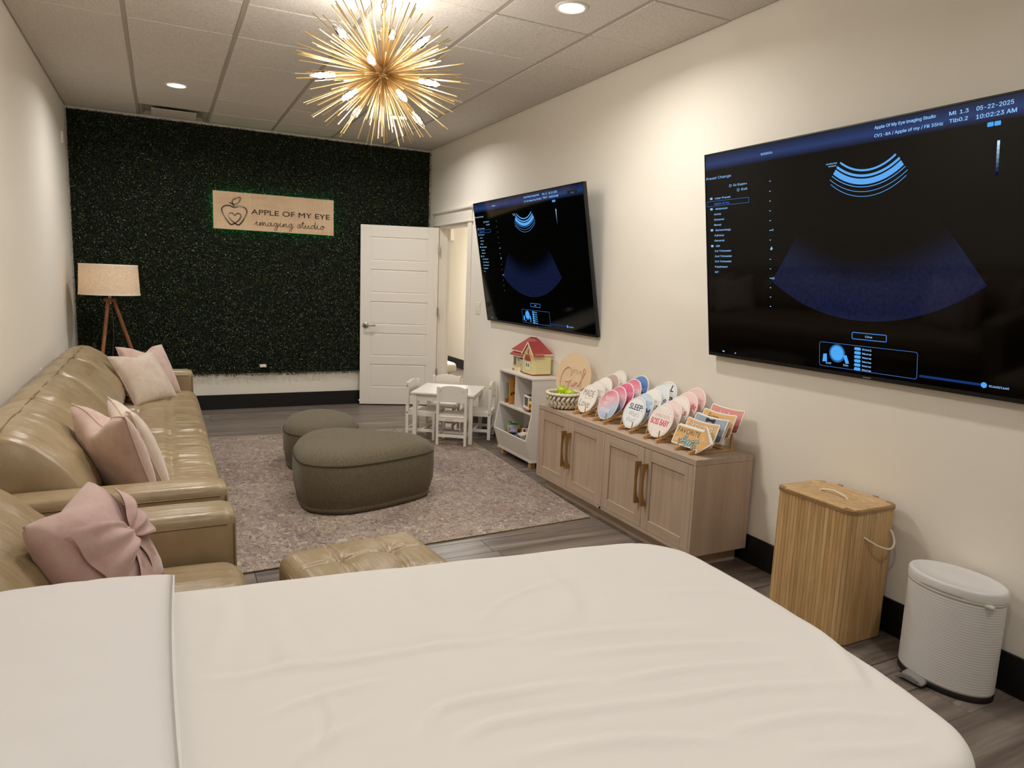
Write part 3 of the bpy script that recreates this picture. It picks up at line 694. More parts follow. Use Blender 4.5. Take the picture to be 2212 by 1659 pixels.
def rug_mat():
    m = M('oriental_rug', 'B7A394', .95, bump=((260,)*3, .35, .003, 2)); nt = m.node_tree; N = nt.nodes; L = nt.links; b = N['Principled BSDF']
    tc = N.new('ShaderNodeTexCoord'); base = None
    def noise(scale, det, dist, rough=.6):
        mp = N.new('ShaderNodeMapping'); mp.inputs['Scale'].default_value = scale; L.new(tc.outputs['Object'], mp.inputs[0])
        n = N.new('ShaderNodeTexNoise'); n.inputs['Scale'].default_value = 1; n.inputs['Detail'].default_value = det; n.inputs['Distortion'].default_value = dist; n.inputs['Roughness'].default_value = rough
        L.new(mp.outputs[0], n.inputs['Vector']); return n.outputs['Fac']
    def layer(fac, lo, hi, col, amt):
        nonlocal base
        mr = N.new('ShaderNodeMapRange'); mr.inputs[1].default_value = lo; mr.inputs[2].default_value = hi; mr.inputs[4].default_value = amt; L.new(fac, mr.inputs[0])
        mx = N.new('ShaderNodeMix'); mx.data_type = 'RGBA'; L.new(mr.outputs[0], mx.inputs['Factor'])
        if base: L.new(base, mx.inputs['A'])
        else: mx.inputs['A'].default_value = lin('A89687')+(1,)
        mx.inputs['B'].default_value = lin(col)+(1,); base = mx.outputs['Result']
    layer(noise((2.2, 2.2, 2), 4, .6), .42, .60, '8F7B6F', .85)
    layer(noise((3.1, 3.5, 2), 4, .9), .54, .66, '98776A', .35)
    layer(noise((60, 7, 2), 5, .4), .5, .7, 'C6B5A4', .6)
    layer(noise((8, 70, 2), 5, .4), .52, .72, '8B776C', .6)
    layer(noise((11, 13, 2), 6, 2.6, .66), .53, .61, '56525C', .8)
    layer(noise((12, 10, 3), 6, 2.6, .64), .54, .62, '6B5850', .6)
    layer(noise((24, 24, 3), 5, 1.6), .55, .64, 'CDBFAE', .75)
    layer(noise((120, 120, 3), 3, .5), .48, .66, '4D4542', .75)
    layer(noise((150, 150, 7), 3, .5), .55, .75, 'D6CABB', .5)
    L.new(base, b.inputs['Base Color']); return m
rug()

# ------------------------------------------------------------------ leather seating (local frame: x along the seat, -y front, z up)
def seat_cushion(x0, x1, yf, yb, z0, z1, seams_x, seams_y, amp=.014, rip=.006, puck=True, seed=0):
    hx, hy, hz = (x1-x0)/2, (yb-yf)/2, (z1-z0)/2; cx, cy, cz = (x0+x1)/2, (yf+yb)/2, (z0+z1)/2
    nu, nv = max(50, int(2*hx*80)), 46
    def top(u, v):
        # v from back to over the front edge and down the face
        x = cx-hx+2*hx*u; d = v*1.28; r = .075; Ly = 2*hy
        s = d*Ly
        if s < Ly-r: y = yb-s; z = z1
        elif s < Ly-r+r*PI/2: a = (s-(Ly-r))/r; y = yb-(Ly-r)-r*math.sin(a); z = z1-r*(1-math.cos(a))
        else: y = yf; z = z1-r-(s-(Ly-r+r*PI/2))
        ex = min(u, 1-u)*2*hx; edge = 1-math.exp(-ex/.035)
        b = amp*1.0; g = 0
        for sx in seams_x: g += gauss(x-sx, .022)*1.0
        for sy in seams_y: g += .8*gauss((yb-s)-sy, .014)
        pk = 0
        if puck:
            for sx in seams_x:
                for sy in seams_y:
                    r2 = math.hypot(x-sx, (yb-s)-sy); pk += gauss(r2, .06)*(1+.35*math.sin(7*math.atan2((yb-s)-sy, x-sx)))
        w = rip*(abs(nz(x*16, y*2.2, seed, 1))*1.3-.3) + rip*.6*nz(x*34, y*4+3, seed+5, 1)
        dz = b*min(1, edge) - .015*min(g, 1.2) - .014*min(pk, 1.4) + w*edge + .008*math.sin(PI*min(1, max(0, (yb-s-yf)/(yb-yf))))
        dz -= (1-edge)*.05
        if y <= yf+1e-6: return (x, y-dz*.7-.004, max(z, z0))
        return (x, y-max(0, dz)*.3*(s > Ly-r), z+dz)
    return grid_mesh('seat_cushion', top, nu, nv)
def back_section(x0, x1, prof, pinch=.022, seed=0, n=26):
    """closed puffy section swept along x; prof: closed (y, z) outline, first point at the seat line in front"""
    P = catmull(prof, 5); cyy = sum(p[0] for p in P)/len(P); czz = sum(p[1] for p in P)/len(P); bm = BM(); rows = []
    for i in range(n):
        u = i/(n-1); x = x0+(x1-x0)*u; e = min(u, 1-u)*(x1-x0); k = 1-.16*math.exp(-(e/.035)) ; row = []
        for j, p in enumerate(P):
            q = np.array([cyy+(p[0]-cyy)*k, czz+(p[1]-czz)*k]); d = np.array([p[0]-cyy, p[1]-czz]); d /= np.linalg.norm(d)+1e-9
            front = max(0, min(1, (czz-.0+.45-p[0]*0)*0+1)) if False else 1
            w = .006*nz(x*9+j*.25, j*.8, seed, 1)+.010*nz(x*26+j*.10, j*.16, seed+9, 1)*max(0, min(1, (p[1]-.45)*6)); q = q+d*w*(1-math.exp(-e/.05))
            row.append(bm.verts.new((x, q[0], q[1])))
        rows.append(row)
    m = len(P)
    for a, b in zip(rows, rows[1:]):
        for j in range(m-1): bm.faces.new((a[j], a[j+1], b[j+1], b[j]))
    bm.faces.new(rows[0]); bm.faces.new(rows[-1][::-1])
    return bm
BACKP = [(-.02, .40), (-.085, .47), (-.10, .56), (-.055, .66), (.03, .755), (.115, .82), (.205, .848), (.29, .825), (.345, .75), (.365, .62), (.365, .40), (.34, .22)]
# profile y is measured from x_world = -.36 backwards (front bulge at -.26, crest at -.565)
def arm(x0, x1, yf, yb, h):
    def f(p, q):
        return Vector((p.x, p.y, p.z + (.010*(1-(q.x)**2)*max(0, q.z) if q.z > .5 else 0) + .002*nz(p.x*9, p.y*9, p.z*9)))
    bm = soft_box(BM(), (x1-x0)/2, (yb-yf)/2, (h-.03)/2, .035, 12, f); bmesh.ops.translate(bm, vec=((x0+x1)/2, (yf+yb)/2, .03+(h-.03)/2), verts=bm.verts[:]); return bm
def arm_piping(x0, x1, yf, yb, h):
    bm = BM(); r = .0035; o = .004
    for x in (x0+.001, x1-.001): tube(bm, [(x, yb, h-.036), (x, yf+.034, h-.036)], r, 6)
    tube(bm, [(x0+.010, yf+.010, .06), (x0+.010, yf+.010, h-.045), (x0+.020, yf+.010, h-.020), (x0+.045, yf+.010, h-.009), (x1-.045, yf+.010, h-.009), (x1-.020, yf+.010, h-.020), (x1-.010, yf+.010, h-.045), (x1-.010, yf+.010, .06)], r, 6); return bm
def leather_seat(label, cat, name, ya, yb_, arms, nsec, loc_x=-.36):
    """sofa running along the left wall from world y ya to yb_ (arm outsides)"""
    L_ = yb_-ya; t = thing(name, label, cat, (loc_x, (ya+yb_)/2, 0), PI/2)
    # local x = world y - centre ; local y = -(world x - loc_x)
    hw = L_/2; aw = arms; F0 = -.575
    obj('base', bx(-hw+.02, hw-.02, F0+.06, .36, .06, .30, bev=.02, seg=3), m_leather, t)
    for sx in (-1, 1):
        for y in (F0+.26, .30): obj('leg', cyl(BM(), .022, 0, .07, (sx*(hw-.10), y), 12), m_dark, t)
    i0, i1 = -hw+aw, hw-aw
    for s in (-1, 1):
        a0, a1 = (-hw, i0) if s < 0 else (i1, hw)
        A = obj('armrest', arm(a0, a1, F0, .20, .615), m_leather, t, smooth=True)
        obj('piping', arm_piping(a0, a1, F0, .20, .615), m_seam, A, smooth=True)
    nx = max(1, nsec); step = (i1-i0)/nx
    return t, i0, i1, step, F0
def sofa():
    t, i0, i1, st, F0 = leather_seat('long tan leather sofa with puckered seat along the left wall', 'sofa', 'leather_sofa', 2.895, 6.545, .17, 4)
    sx = [i0+st*k/2 for k in range(1, 8)]
    obj('seat_cushion', seat_cushion(i0-.005, i1+.005, F0-.02, .0, .25, .452, [i0+st*k for k in range(1, 4)], [-.19, -.38], amp=.012, rip=.009), m_leather, t, smooth=True)
    for k in range(4):
        obj('back_cushion', back_section(i0+st*k+(-.02 if k == 0 else .001)-0, i0+st*(k+1)+(.02 if k == 3 else -.001), BACKP, seed=k*3), m_leather, t, smooth=True)
    # seam running along the crest and down the near end
    bm = BM(); tube(bm, [(i0+st*4*k/60, .195-.0+.012*nz(k*.3, 2), .846-.018*max(0, 1-abs(((k/15) % 1)-.0)/.06 if (k/15) % 1 < .06 else 1-(1-(k/15) % 1)/.06 if (k/15) % 1 > .94 else 0)) for k in range(61)], .003, 5)
    obj('crest_seam', bm, m_seam, t, smooth=True)
sofa()
def armchair():
    t, i0, i1, st, F0 = leather_seat('tan leather armchair half hidden behind the white bed', 'armchair', 'leather_armchair', 1.72, 2.745, .195, 1)
    obj('seat_cushion', seat_cushion(i0-.005, i1+.005, F0-.012, .0, .25, .455, [(i0+i1)/2], [-.24], amp=.018, rip=.005), m_leather, t, smooth=True)
    obj('back_cushion', back_section(i0-.01, i1+.01, [(y+.01, z*.985+.0) for y, z in BACKP], seed=31, n=30), m_leather, t, smooth=True)
armchair()
def ottoman():
    t = thing('leather_ottoman', 'tan leather tufted ottoman just beyond the white bed', 'ottoman', (.652, 2.30, 0), math.radians(7))
    hx, hy = .272, .30; gx_, gy_ = [-.095, .095], [-.10, .10]
    def f(p, q):
        d = 0
        if q.z > 0:
            for a in gx_: d += .011*gauss(p.x-a, .0075)
            for a in gy_: d += .011*gauss(p.y-a, .0075)
            for a in gx_:
                for b in gy_:
                    r2 = math.hypot(p.x-a, p.y-b); d += .016*gauss(r2, .045)*(1+.3*math.sin(8*math.atan2(p.y-b, p.x-a)))
            d = d*max(0, min(1, q.z))**.5; d -= .022*(1-q.x**2)*(1-q.y**2)*max(0, q.z)
            d -= .002*nz(p.x*20, p.y*20)
        return Vector((p.x, p.y, p.z-d))
    bm = soft_box(BM(), hx, hy, .105, .055, 80, f); bmesh.ops.translate(bm, vec=(0, 0, .345), verts=bm.verts[:])
    c = obj('tufted_cushion', bm, m_leather, t, smooth=True)
    obj('piping', tube(BM(), catmull([(hx*.96*sx_, hy*.96*sy_, .42-.005) for sx_, sy_ in ((1, .8), (1, -.8), (.8, -1), (-.8, -1), (-1, -.8), (-1, .8), (-.8, 1), (.8, 1))], 5, True), .004, 6, closed=True), m_leather, c, smooth=True)
    obj('base', bx(-hx+.01, hx-.01, -hy+.01, hy-.01, .05, .26, bev=.02, seg=3), m_leather, t)
    for sx in (-1, 1):
        for sy in (-1, 1): obj('leg', cyl(BM(), .02, 0, .06, (sx*.22, sy*.23), 12), m_dark, t)
ottoman()

# ------------------------------------------------------------------ olive poufs: rounded pebble outlines
def pouf(label, pts, top, cx, cy, seam=.30):
    t = thing('pebble_pouf', label, 'pouf', (cx, cy, .0115), group='olive pebble poufs')
    O = [np.array(p)-np.array((cx, cy)) for p in catmull(pts, 12, True)]; c = sum(O)/len(O); n = len(O); bm = BM(); rows = []
    prof = [(.90, .0), (.935, .012), (.945, .03), (.93, .042), (.955, .06), (.99, .12), (1.0, .20), (.995, top-.11), (.975, top-.075), (.93, top-.045), (.85, top-.022), (.7, top-.006), (.5, top+.004), (.25, top+.006)]
    for k, z in prof:
        rows.append([bm.verts.new((c[0]+(p[0]-c[0])*k, c[1]+(p[1]-c[1])*k, z-(.03*gauss(np.linalg.norm(p-c)*k-.0, .12) if False else 0)+.003*nz(p[0]*4*k, p[1]*4*k, z))) for p in O])
    for a, b in zip(rows, rows[1:]):
        for i in range(n): bm.faces.new((a[i], a[(i+1) % n], b[(i+1) % n], b[i]))
    ctr = bm.verts.new((c[0], c[1], top+.006))
    for i in range(n): bm.faces.new((rows[-1][i], rows[-1][(i+1) % n], ctr))
    bm.faces.new(rows[0][::-1])
    b = obj('cover', bm, m_pouf, t, smooth=True)
    k, z = .986, top-.088
    obj('top_seam', tube(BM(), [(c[0]+(p[0]-c[0])*(k+.008), c[1]+(p[1]-c[1])*(k+.008), z) for p in O], .0028, 5, closed=True), M('pouf_seam', '3E392C', .95), t, smooth=True)
pouf('large olive pebble shaped pouf in the middle of the rug', [(.745, 4.20), (.92, 4.085), (1.14, 4.10), (1.42, 4.19), (1.59, 4.29), (1.635, 4.44), (1.58, 4.60), (1.40, 4.72), (1.20, 4.86), (1.02, 4.95), (.85, 4.87), (.745, 4.66), (.715, 4.42)], .40, 1.13, 4.48)
pouf('smaller olive pebble shaped pouf behind the large one', [(.81, 5.22), (.95, 5.06), (1.17, 5.08), (1.31, 5.22), (1.365, 5.40), (1.35, 5.60), (1.22, 5.80), (1.05, 5.84), (.88, 5.68), (.80, 5.46)], .365, 1.09, 5.45)

# ------------------------------------------------------------------ cushions
def pillow_mesh(w, h, th, dent=.03, pinch=.035, seed=0, n=30, flange=0):
    """square cushion standing in the xz plane, base at z=0, front towards -y"""
    bm = BM(); S = {}
    for side in (-1, 1):
        for i in range(n+1):
            for j in range(n+1):
                rim = i in (0, n) or j in (0, n)
                if rim and (i, j) in S: S[(i, j, side)] = S[(i, j)]; continue
                u, v = i/n*2-1, j/n*2-1
                px = (1-pinch*(1-v*v)*abs(u)**3*1.6); pz = (1-pinch*(1-u*u)*abs(v)**3*1.6)
                x = u*w/2*px; z = v*h/2*pz
                fu, fv = max(0, 1-u*u), max(0, 1-v*v); t_ = (fu*fv)**.42*th/2
                t_ *= 1+.05*nz(u*2, v*2, seed+side*4); t_ += .006*abs(nz(u*5, v*5, seed+7*side))*(fu*fv)**.3
                if v > 0: z -= dent*gauss(u, .38)*v**2; t_ *= 1+.15*dent/.05*gauss(u, .3)*v
                vv = bm.verts.new((x, side*t_, z+h/2)); S[(i, j, side)] = vv
                if rim: S[(i, j)] = vv
        for i in range(n):
            for j in range(n):
                q = [S[(i, j, side)], S[(i+1, j, side)], S[(i+1, j+1, side)], S[(i, j+1, side)]]
                try: bm.faces.new(q)
                except ValueError: pass
    rimp = [S[(i, 0)].co.copy() for i in range(n)]+[S[(n, j)].co.copy() for j in range(n)]+[S[(i, n)].co.copy() for i in range(n, 0, -1)]+[S[(0, j)].co.copy() for j in range(n, 0, -1)]
    return bm, rimp
def cushion(label, mat, w, h, th, loc, yaw, lean, roll=0, dent=.05, pipe=True, seed=0, name='throw_cushion'):
    """yaw: direction the front faces measured as z rotation of -y; lean: backwards tilt"""
    t = thing(name, label, 'cushion', loc, 0, 'throw cushions on the leather seats')
    t.rotation_euler = (Matrix.Rotation(yaw, 4, 'Z') @ Matrix.Rotation(-lean, 4, 'X') @ Matrix.Rotation(roll, 4, 'Y')).to_euler()
    bm, rim = pillow_mesh(w, h, th, dent, seed=seed); obj('cover', bm, mat, t, smooth=True)
    if pipe: obj('piping', tube(BM(), rim, .0035, 5, closed=True), mat, t, smooth=True)
    return t
R_ = math.radians
cushion('mauve pink velvet cushion at the far end of the sofa, behind the cream one', m_velpink, .45, .44, .15, (-.035, 6.06, .458), R_(47), R_(27), R_(2), .06, seed=1)
cushion('cream velvet cushion leaning on the mauve pink one at the far end of the sofa', m_velcream, .43, .42, .15, (-.055, 5.83, .458), R_(49), R_(33), R_(0), .03, seed=2)
cushion('cream velvet cushion behind the pink one at the near end of the sofa', m_velcream, .43, .43, .13, (-.045, 3.53, .456), R_(104), R_(20), R_(0), .06, seed=3)
cushion('pink velvet cushion standing against the near arm of the long sofa', m_velpink, .43, .42, .17, (-.150, 3.45, .458), R_(121), R_(18), R_(0), .07, seed=4)
def bow_cushion():
    t = cushion('dusty rose velvet cushion with a big fabric bow on the armchair', m_rose, .42, .385, .20, (-.085, 2.255, .462), R_(74), R_(33), R_(0), .02, seed=5, pipe=False)
    def lobe(s):
        def f(u, v):
            a = u; wv = .022+.095*a**.7; x = s*(.008+.20*a); zz = (v-.5)*2*wv
            pl_ = .010*math.sin(v*PI*5.0+s)*(1-a)**.5*min(1, a*6)+.006*math.sin(v*PI*3)*a
            y = -(.022+.034*math.sin(PI*min(1, a*1.02))**.8*(1-(2*v-1)**2*.55)) - pl_ + .055*a*a
            return (x, y, zz+.035*a)
        return grid_mesh('bow_loop', f, 26, 24)
    B = obj('bow', soft_box(BM(), .022, .022, .030, .017, 8), m_rose, t, loc=(-.01, -.098, .200), rot=(0, R_(-4), 0), smooth=True); B.scale = (.86, .9, .86)
    for s in (-1, 1): obj('bow_loop', lobe(s), m_rose, B, smooth=True)
    for s in (-1, 1):
        def tail(u, v, s=s):
            return (s*(.012+.085*u)+(v-.5)*(.03+.075*u), -.006-.008*math.sin(v*PI*2+u*2)*u-.008*math.sin(PI*u)+.085*u*u, -.02-.19*u+.02*(v-.5)*u)
        obj('bow_tail', grid_mesh('bow_tail', tail, 16, 16), m_rose, B, smooth=True)
bow_cushion()

# ------------------------------------------------------------------ floor lamp in the corner
def floor_lamp():
    t = thing('floor_lamp', 'tripod floor lamp with linen drum shade in the back left corner', 'lamp', (-.42, 7.27, 0))
    def shade(u, v): a = 2*PI*u; r = .232+.012*(1-v); return (r*math.cos(a), r*math.sin(a), 1.212+.262*v)
    m = bpy.data.materials.new('linen_shade'); m.use_nodes = True; N = m.node_tree.nodes; L = m.node_tree.links; N.remove(N['Principled BSDF'])
    d = N.new('ShaderNodeBsdfDiffuse'); tr = N.new('ShaderNodeBsdfTranslucent'); mx = N.new('ShaderNodeMixShader'); mx.inputs[0].default_value = .45
    tc = N.new('ShaderNodeTexCoord'); cc = None
    for sc in ((40, 40, 700), (500, 500, 30)):
        mp = N.new('ShaderNodeMapping'); mp.inputs['Scale'].default_value = sc; L.new(tc.outputs['Object'], mp.inputs[0]); n = N.new('ShaderNodeTexNoise'); n.inputs['Scale'].default_value = 1; n.inputs['Detail'].default_value = 3; L.new(mp.outputs[0], n.inputs['Vector'])
        if cc: a = N.new('ShaderNodeMath'); a.operation = 'ADD'; L.new(cc, a.inputs[0]); L.new(n.outputs['Fac'], a.inputs[1]); cc = a.outputs[0]
        else: cc = n.outputs['Fac']
    r = N.new('ShaderNodeValToRGB'); r.color_ramp.elements[0].position = .40; r.color_ramp.elements[0].color = lin('D8C3A8')+(1,); r.color_ramp.elements[1].position = .60; r.color_ramp.elements[1].color = lin('F7EDE0')+(1,)
    hv = N.new('ShaderNodeMath'); hv.operation = 'MULTIPLY'; hv.inputs[1].default_value = .5; L.new(cc, hv.inputs[0]); L.new(hv.outputs[0], r.inputs[0])
    L.new(r.outputs[0], d.inputs[0]); L.new(r.outputs[0], tr.inputs[0]); L.new(d.outputs[0], mx.inputs[1]); L.new(tr.outputs[0], mx.inputs[2]); L.new(mx.outputs[0], N['Material Output'].inputs[0])
    s = obj('lamp_shade', grid_mesh('lamp_shade', shade, 49, 6), m, t, smooth=True)
    mt = M('shade_tape', 'EEE2D2', .9)
    for z, r_ in ((1.214, .2445), (1.472, .2325)): obj('shade_rim', lathe(BM(), [(r_-.002, z-.007), (r_+.0015, z-.007), (r_+.0015, z+.007), (r_-.002, z+.007)], 48), mt, s, smooth=True, auto=40)
    sp = BM()
    for k in range(3): tube(sp, [(.015*math.cos(k*2.094), .015*math.sin(k*2.094), 1.30), (.236*math.cos(k*2.094), .236*math.sin(k*2.094), 1.222)], .0025, 5)
    obj('shade_spider', sp, m_white, s)
    obj('socket', cyl(BM(), .012, 1.175, 1.30, seg=14), m_white, t, smooth=True, auto=40)
    obj('bulb', lathe(BM(), [(.012, 1.30), (.02, 1.32), (.03, 1.345), (.026, 1.37), (.012, 1.385), (0, 1.388)], 16), emis('lamp_bulb', 'FFE9C8', 6), t, smooth=True)
    obj('hub', lathe(BM(), [(0, 1.145), (.05, 1.145), (.052, 1.15), (.052, 1.17), (.048, 1.176), (0, 1.176)], 24), m_lampwood, t, smooth=True, auto=40)
    obj('switch_pull', cyl(BM(), .006, 1.125, 1.146, (.004, -.01), 8), m_white, t)
    for a in (R_(246), R_(2), R_(120)):
        c, s_ = math.cos(a), math.sin(a); obj('leg', tube(BM(), [(.032*c, .032*s_, 1.15), (.36*c, .36*s_, 0.0)], [.0165, .0135], 10), m_lampwood, t, smooth=True, auto=50)
    obj('cord', tube(BM(), catmull([(.004, .0, 1.14), (.02, -.01, .9), (.0, .01, .5), (.05, .1, .02), (.1, .3, .012)], 6), .003, 6), M('cord_brown', '5A4632', .6), t, smooth=True)
    point(t, 'lamp_light', (0, 0, 1.345), .03, LAMP_W, (1, .88, .70))
floor_lamp()
# ------------------------------------------------------------------ treatment bed under the white sheet
BA = math.radians(-6); BL_, BW_, BT = 1.815, .945, .80
BC = Vector((1.196, 1.4345, 0)) - Vector((.9945, -.1045, 0))*(BL_/2) - Vector((.1045, .9945, 0))*(BW_/2)
FOLDS = [  # polylines on the bed measured from its far right corner, height, width
 ([(-1.147, -.381), (-1.062, -.396), (-.978, -.389), (-.858, -.402), (-.714, -.395), (-.626, -.404), (-.501, -.376)], .008, .016),
 ([(-.632, -.337), (-.53, -.241), (-.332, -.172)], .005, .014), ([(-1.035, -.525), (-.937, -.486), (-.823, -.479)], .007, .013),
 ([(-.797, -.627), (-.763, -.578), (-.652, -.573), (-.486, -.581)], .010, .016), ([(-.757, -.662), (-.69, -.637), (-.524, -.652), (-.357, -.663)], .010, .016),
 ([(-.493, -.594), (-.354, -.592), (-.131, -.627)], .009, .015), ([(-.431, -.667), (-.272, -.676), (-.067, -.723)], .010, .016), ([(-.533, -.491), (-.353, -.511), (-.135, -.558)], .009, .018),
 ([(-.997, -.193), (-.986, -.323), (-.974, -.39)], .006, .03), ([(-.725, -.078), (-.732, -.248), (-.715, -.369)], .005, .04), ([(-.373, -.759), (-.214, -.772), (-.079, -.826)], .010, .016),
 ([(-.014, -.497), (-.043, -.636), (-.09, -.745)], .007, .02), ([(-.95, -.622), (-.93, -.563), (-.933, -.488)], .006, .014), ([(-.706, -.719), (-.527, -.734), (-.387, -.777)], .010, .018),
 ([(-.42, -.10), (-.40, -.25), (-.44, -.36)], .005, .03), ([(-1.10, -.05), (-1.09, -.20), (-1.12, -.33)], .005, .03), ([(-.60, -.42), (-.42, -.43), (-.24, -.46)], .007, .02),
 ([(-.88, -.72), (-.80, -.80), (-.70, -.86)], .009, .018), ([(-.30, -.83), (-.20, -.86), (-.10, -.88)], .008, .015), ([(-1.05, -.70), (-.98, -.62), (-.86, -.56)], .006, .018), ([(-.25, -.30), (-.12, -.34), (-.03, -.40)], .005, .02)]
def bed():
    t = thing('treatment_bed', 'treatment bed draped in a creased white sheet in the foreground', 'bed', (BC.x, BC.y, 0), BA)
    hx, hy = BL_/2, BW_/2
    obj('mattress', prism(BM(), rrect(-hx+.015, hx-.015, -hy+.015, hy-.015, .14, 8), .17, 'xy', .60), M('bed_vinyl', 'D8D2C8', .5), t)
    obj('frame', bx(-hx+.06, hx-.06, -hy+.08, hy-.08, .52, .60), m_dark, t)
    for sx in (-1, 1):
        for sy in (-1, 1): obj('leg', bx(sx*(hx-.14)-.025, sx*(hx-.14)+.025, sy*(hy-.14)-.025, sy*(hy-.14)+.025, 0, .52), m_dark, t)
    # sheet: a plan grid bent over the rounded edge and hanging down
    segs = []
    for pl_, a, w in FOLDS:
        q = catmull([(hx+x, hy+y) for x, y in pl_], 6); segs.append((np.array(q), a, w))
    ext = .40; nu, nv = 290, 180; rc = .15; rb = .035
    X = np.linspace(-hx, hx+ext, nu); Y = np.linspace(-hy-ext, hy+ext, nv); GXX, GYY = np.meshgrid(X, Y); Hm = np.zeros_like(GXX)
    for q, a, w in segs:
        dmin = np.full_like(GXX, 9.); sgn = np.zeros_like(GXX); tt = np.zeros_like(GXX); m_ = len(q)-1
        for i in range(m_):
            p0, p1 = q[i], q[i+1]; d = p1-p0; l2 = d@d+1e-12; s = np.clip(((GXX-p0[0])*d[0]+(GYY-p0[1])*d[1])/l2, 0, 1)
            ex, ey = GXX-(p0[0]+s*d[0]), GYY-(p0[1]+s*d[1]); dd = np.hypot(ex, ey); k = dd < dmin
            dmin = np.where(k, dd, dmin); sgn = np.where(k, (d[0]*ey-d[1]*ex), sgn); tt = np.where(k, (i+s)/m_, tt)
        sd = dmin*np.sign(sgn); env = np.sin(np.pi*np.clip(tt, 0.02, .98))**.6
        w = w*.7; Hm += .85*a*env*(np.exp(-(sd/w)**2)*1.0 - .6*np.exp(-((sd-w*1.5)/(w*1.1))**2))
    V = []
    ix, iy = hx-rc, hy-rc
    for j in range(nv):
        for i in range(nu):
            x, y = X[i], Y[j]; rc = .15 if y > 0 else .11; ix, iy = hx-rc, hy-rc; cx_ = min(x, ix); cy_ = max(-iy, min(iy, y)); d = Vector((x-cx_, y-cy_)); dl = d.length; e = dl-(rc-rb)
            z = BT + Hm[j, i] + .0035*nz(x*2.3, y*2.3, 3) + .0022*nz(x*7, y*4, 5) + .0012*abs(nz(x*5, y*22, 8))
            if e <= 0: V.append((x, y, z)); continue
            nrm = d/dl; q = Vector((cx_, cy_)) + nrm*(rc-rb)
            if e < rb*PI/2: a = e/rb; q = q+nrm*rb*math.sin(a); z -= rb*(1-math.cos(a))
            else:
                dn = e-rb*PI/2; al = (x*1.0 if abs(nrm.y) > .7 else y)
                q = q+nrm*(rb+.010*min(1, dn*6)*(1+math.sin(al*26+2*math.sin(al*7)))); z = BT-rb-dn
            V.append((q.x, q.y, z))
    V = [(x+.046*(1-min(1, (y/hy)**2))*max(0, min(1, x/hx))**3, y, z) for x, y, z in V]
    Fc = [(j*nu+i, j*nu+i+1, (j+1)*nu+i+1, (j+1)*nu+i) for j in range(nv-1) for i in range(nu-1)]
    s = obj('bed_sheet', mesh_np('bed_sheet', V, Fc), m_sheet, t, smooth=True)
bed()
def bed_pillow():
    t = thing('bed_pillow', 'white pillow lying on the left end of the bed', 'pillow', (0, 0, 0))
    w, h, th = .86, .62, .14; n = 44
    bm, rim = pillow_mesh(w, h, th, 0, .02, 3, n)
    # lay flat: local x -> across the bed, z -> along the bed
    lo = Matrix.Rotation(BA, 4, 'Z'); ctr = BC + Vector((-.9945, .1045, 0))*(-(PILX)) ;
    for v in bm.verts:
        x, y, z = v.co; zz = z-h/2; k = nz(x*6, zz*6, 2)*.003 + .004*abs(nz(x*22, zz*5, 9))*(max(0, zz/(h/2)))**3
        zt = (-y) if y < 0 else -y*.12
        v.co = (zz, x, (zt+k if y < 0 else zt)+.012)
    t.location = (-.303, 1.135, BT+.012); t.rotation_euler = (0, 0, R_(.5))
    obj('pillowcase', bm, m_pcase, t, smooth=True)
    rp = [Vector((p.z-h/2, p.x, .012)) for p in rim]; bm = BM(); m_ = len(rp); A = []
    for i, p in enumerate(rp):
        d = Vector((p.x, p.y, 0)).normalized(); wv = .005+.0008*math.sin(i*.5); A.append((bm.verts.new(p-d*.004), bm.verts.new(p+d*wv+Vector((0, 0, .0012*math.sin(i*.37)-.004)))))
    for i in range(m_):
        a, b = A[i], A[(i+1) % m_]; bm.faces.new((a[0], a[1], b[1], b[0]))
    obj('seam_edge', bm, m_pcase, t, smooth=True)
PILX = -.60
bed_pillow()

# ------------------------------------------------------------------ children's table and chairs
TA, TX, TY, TW, TD, TH = -.589, 2.353, 5.941, .576, .587, .461
def kid_table():
    t = thing('kids_table', 'small white wooden table with four child chairs around it', 'table', (TX, TY, .0), TA)
    w, d = TW/2, TD/2
    obj('tabletop', bx(-w, w, -d, d, TH-.018, TH, bev=.004, seg=2), m_white, t)
    ap = BM(); i = .03
    for a in ((-w+i, w-i, -d+i, -d+i+.016), (-w+i, w-i, d-i-.016, d-i), (-w+i, -w+i+.016, -d+i, d-i), (w-i-.016, w-i, -d+i, d-i)): box(ap, *a, TH-.075, TH-.018)
    obj('apron', ap, m_white, t)
    for sx in (-1, 1):
        for sy in (-1, 1):
            x, y = sx*(w-.034), sy*(d-.034); obj('leg', bx(x-.018, x+.018, y-.018, y+.018, .011, TH-.018, bev=.003), m_white, t)
kid_table()
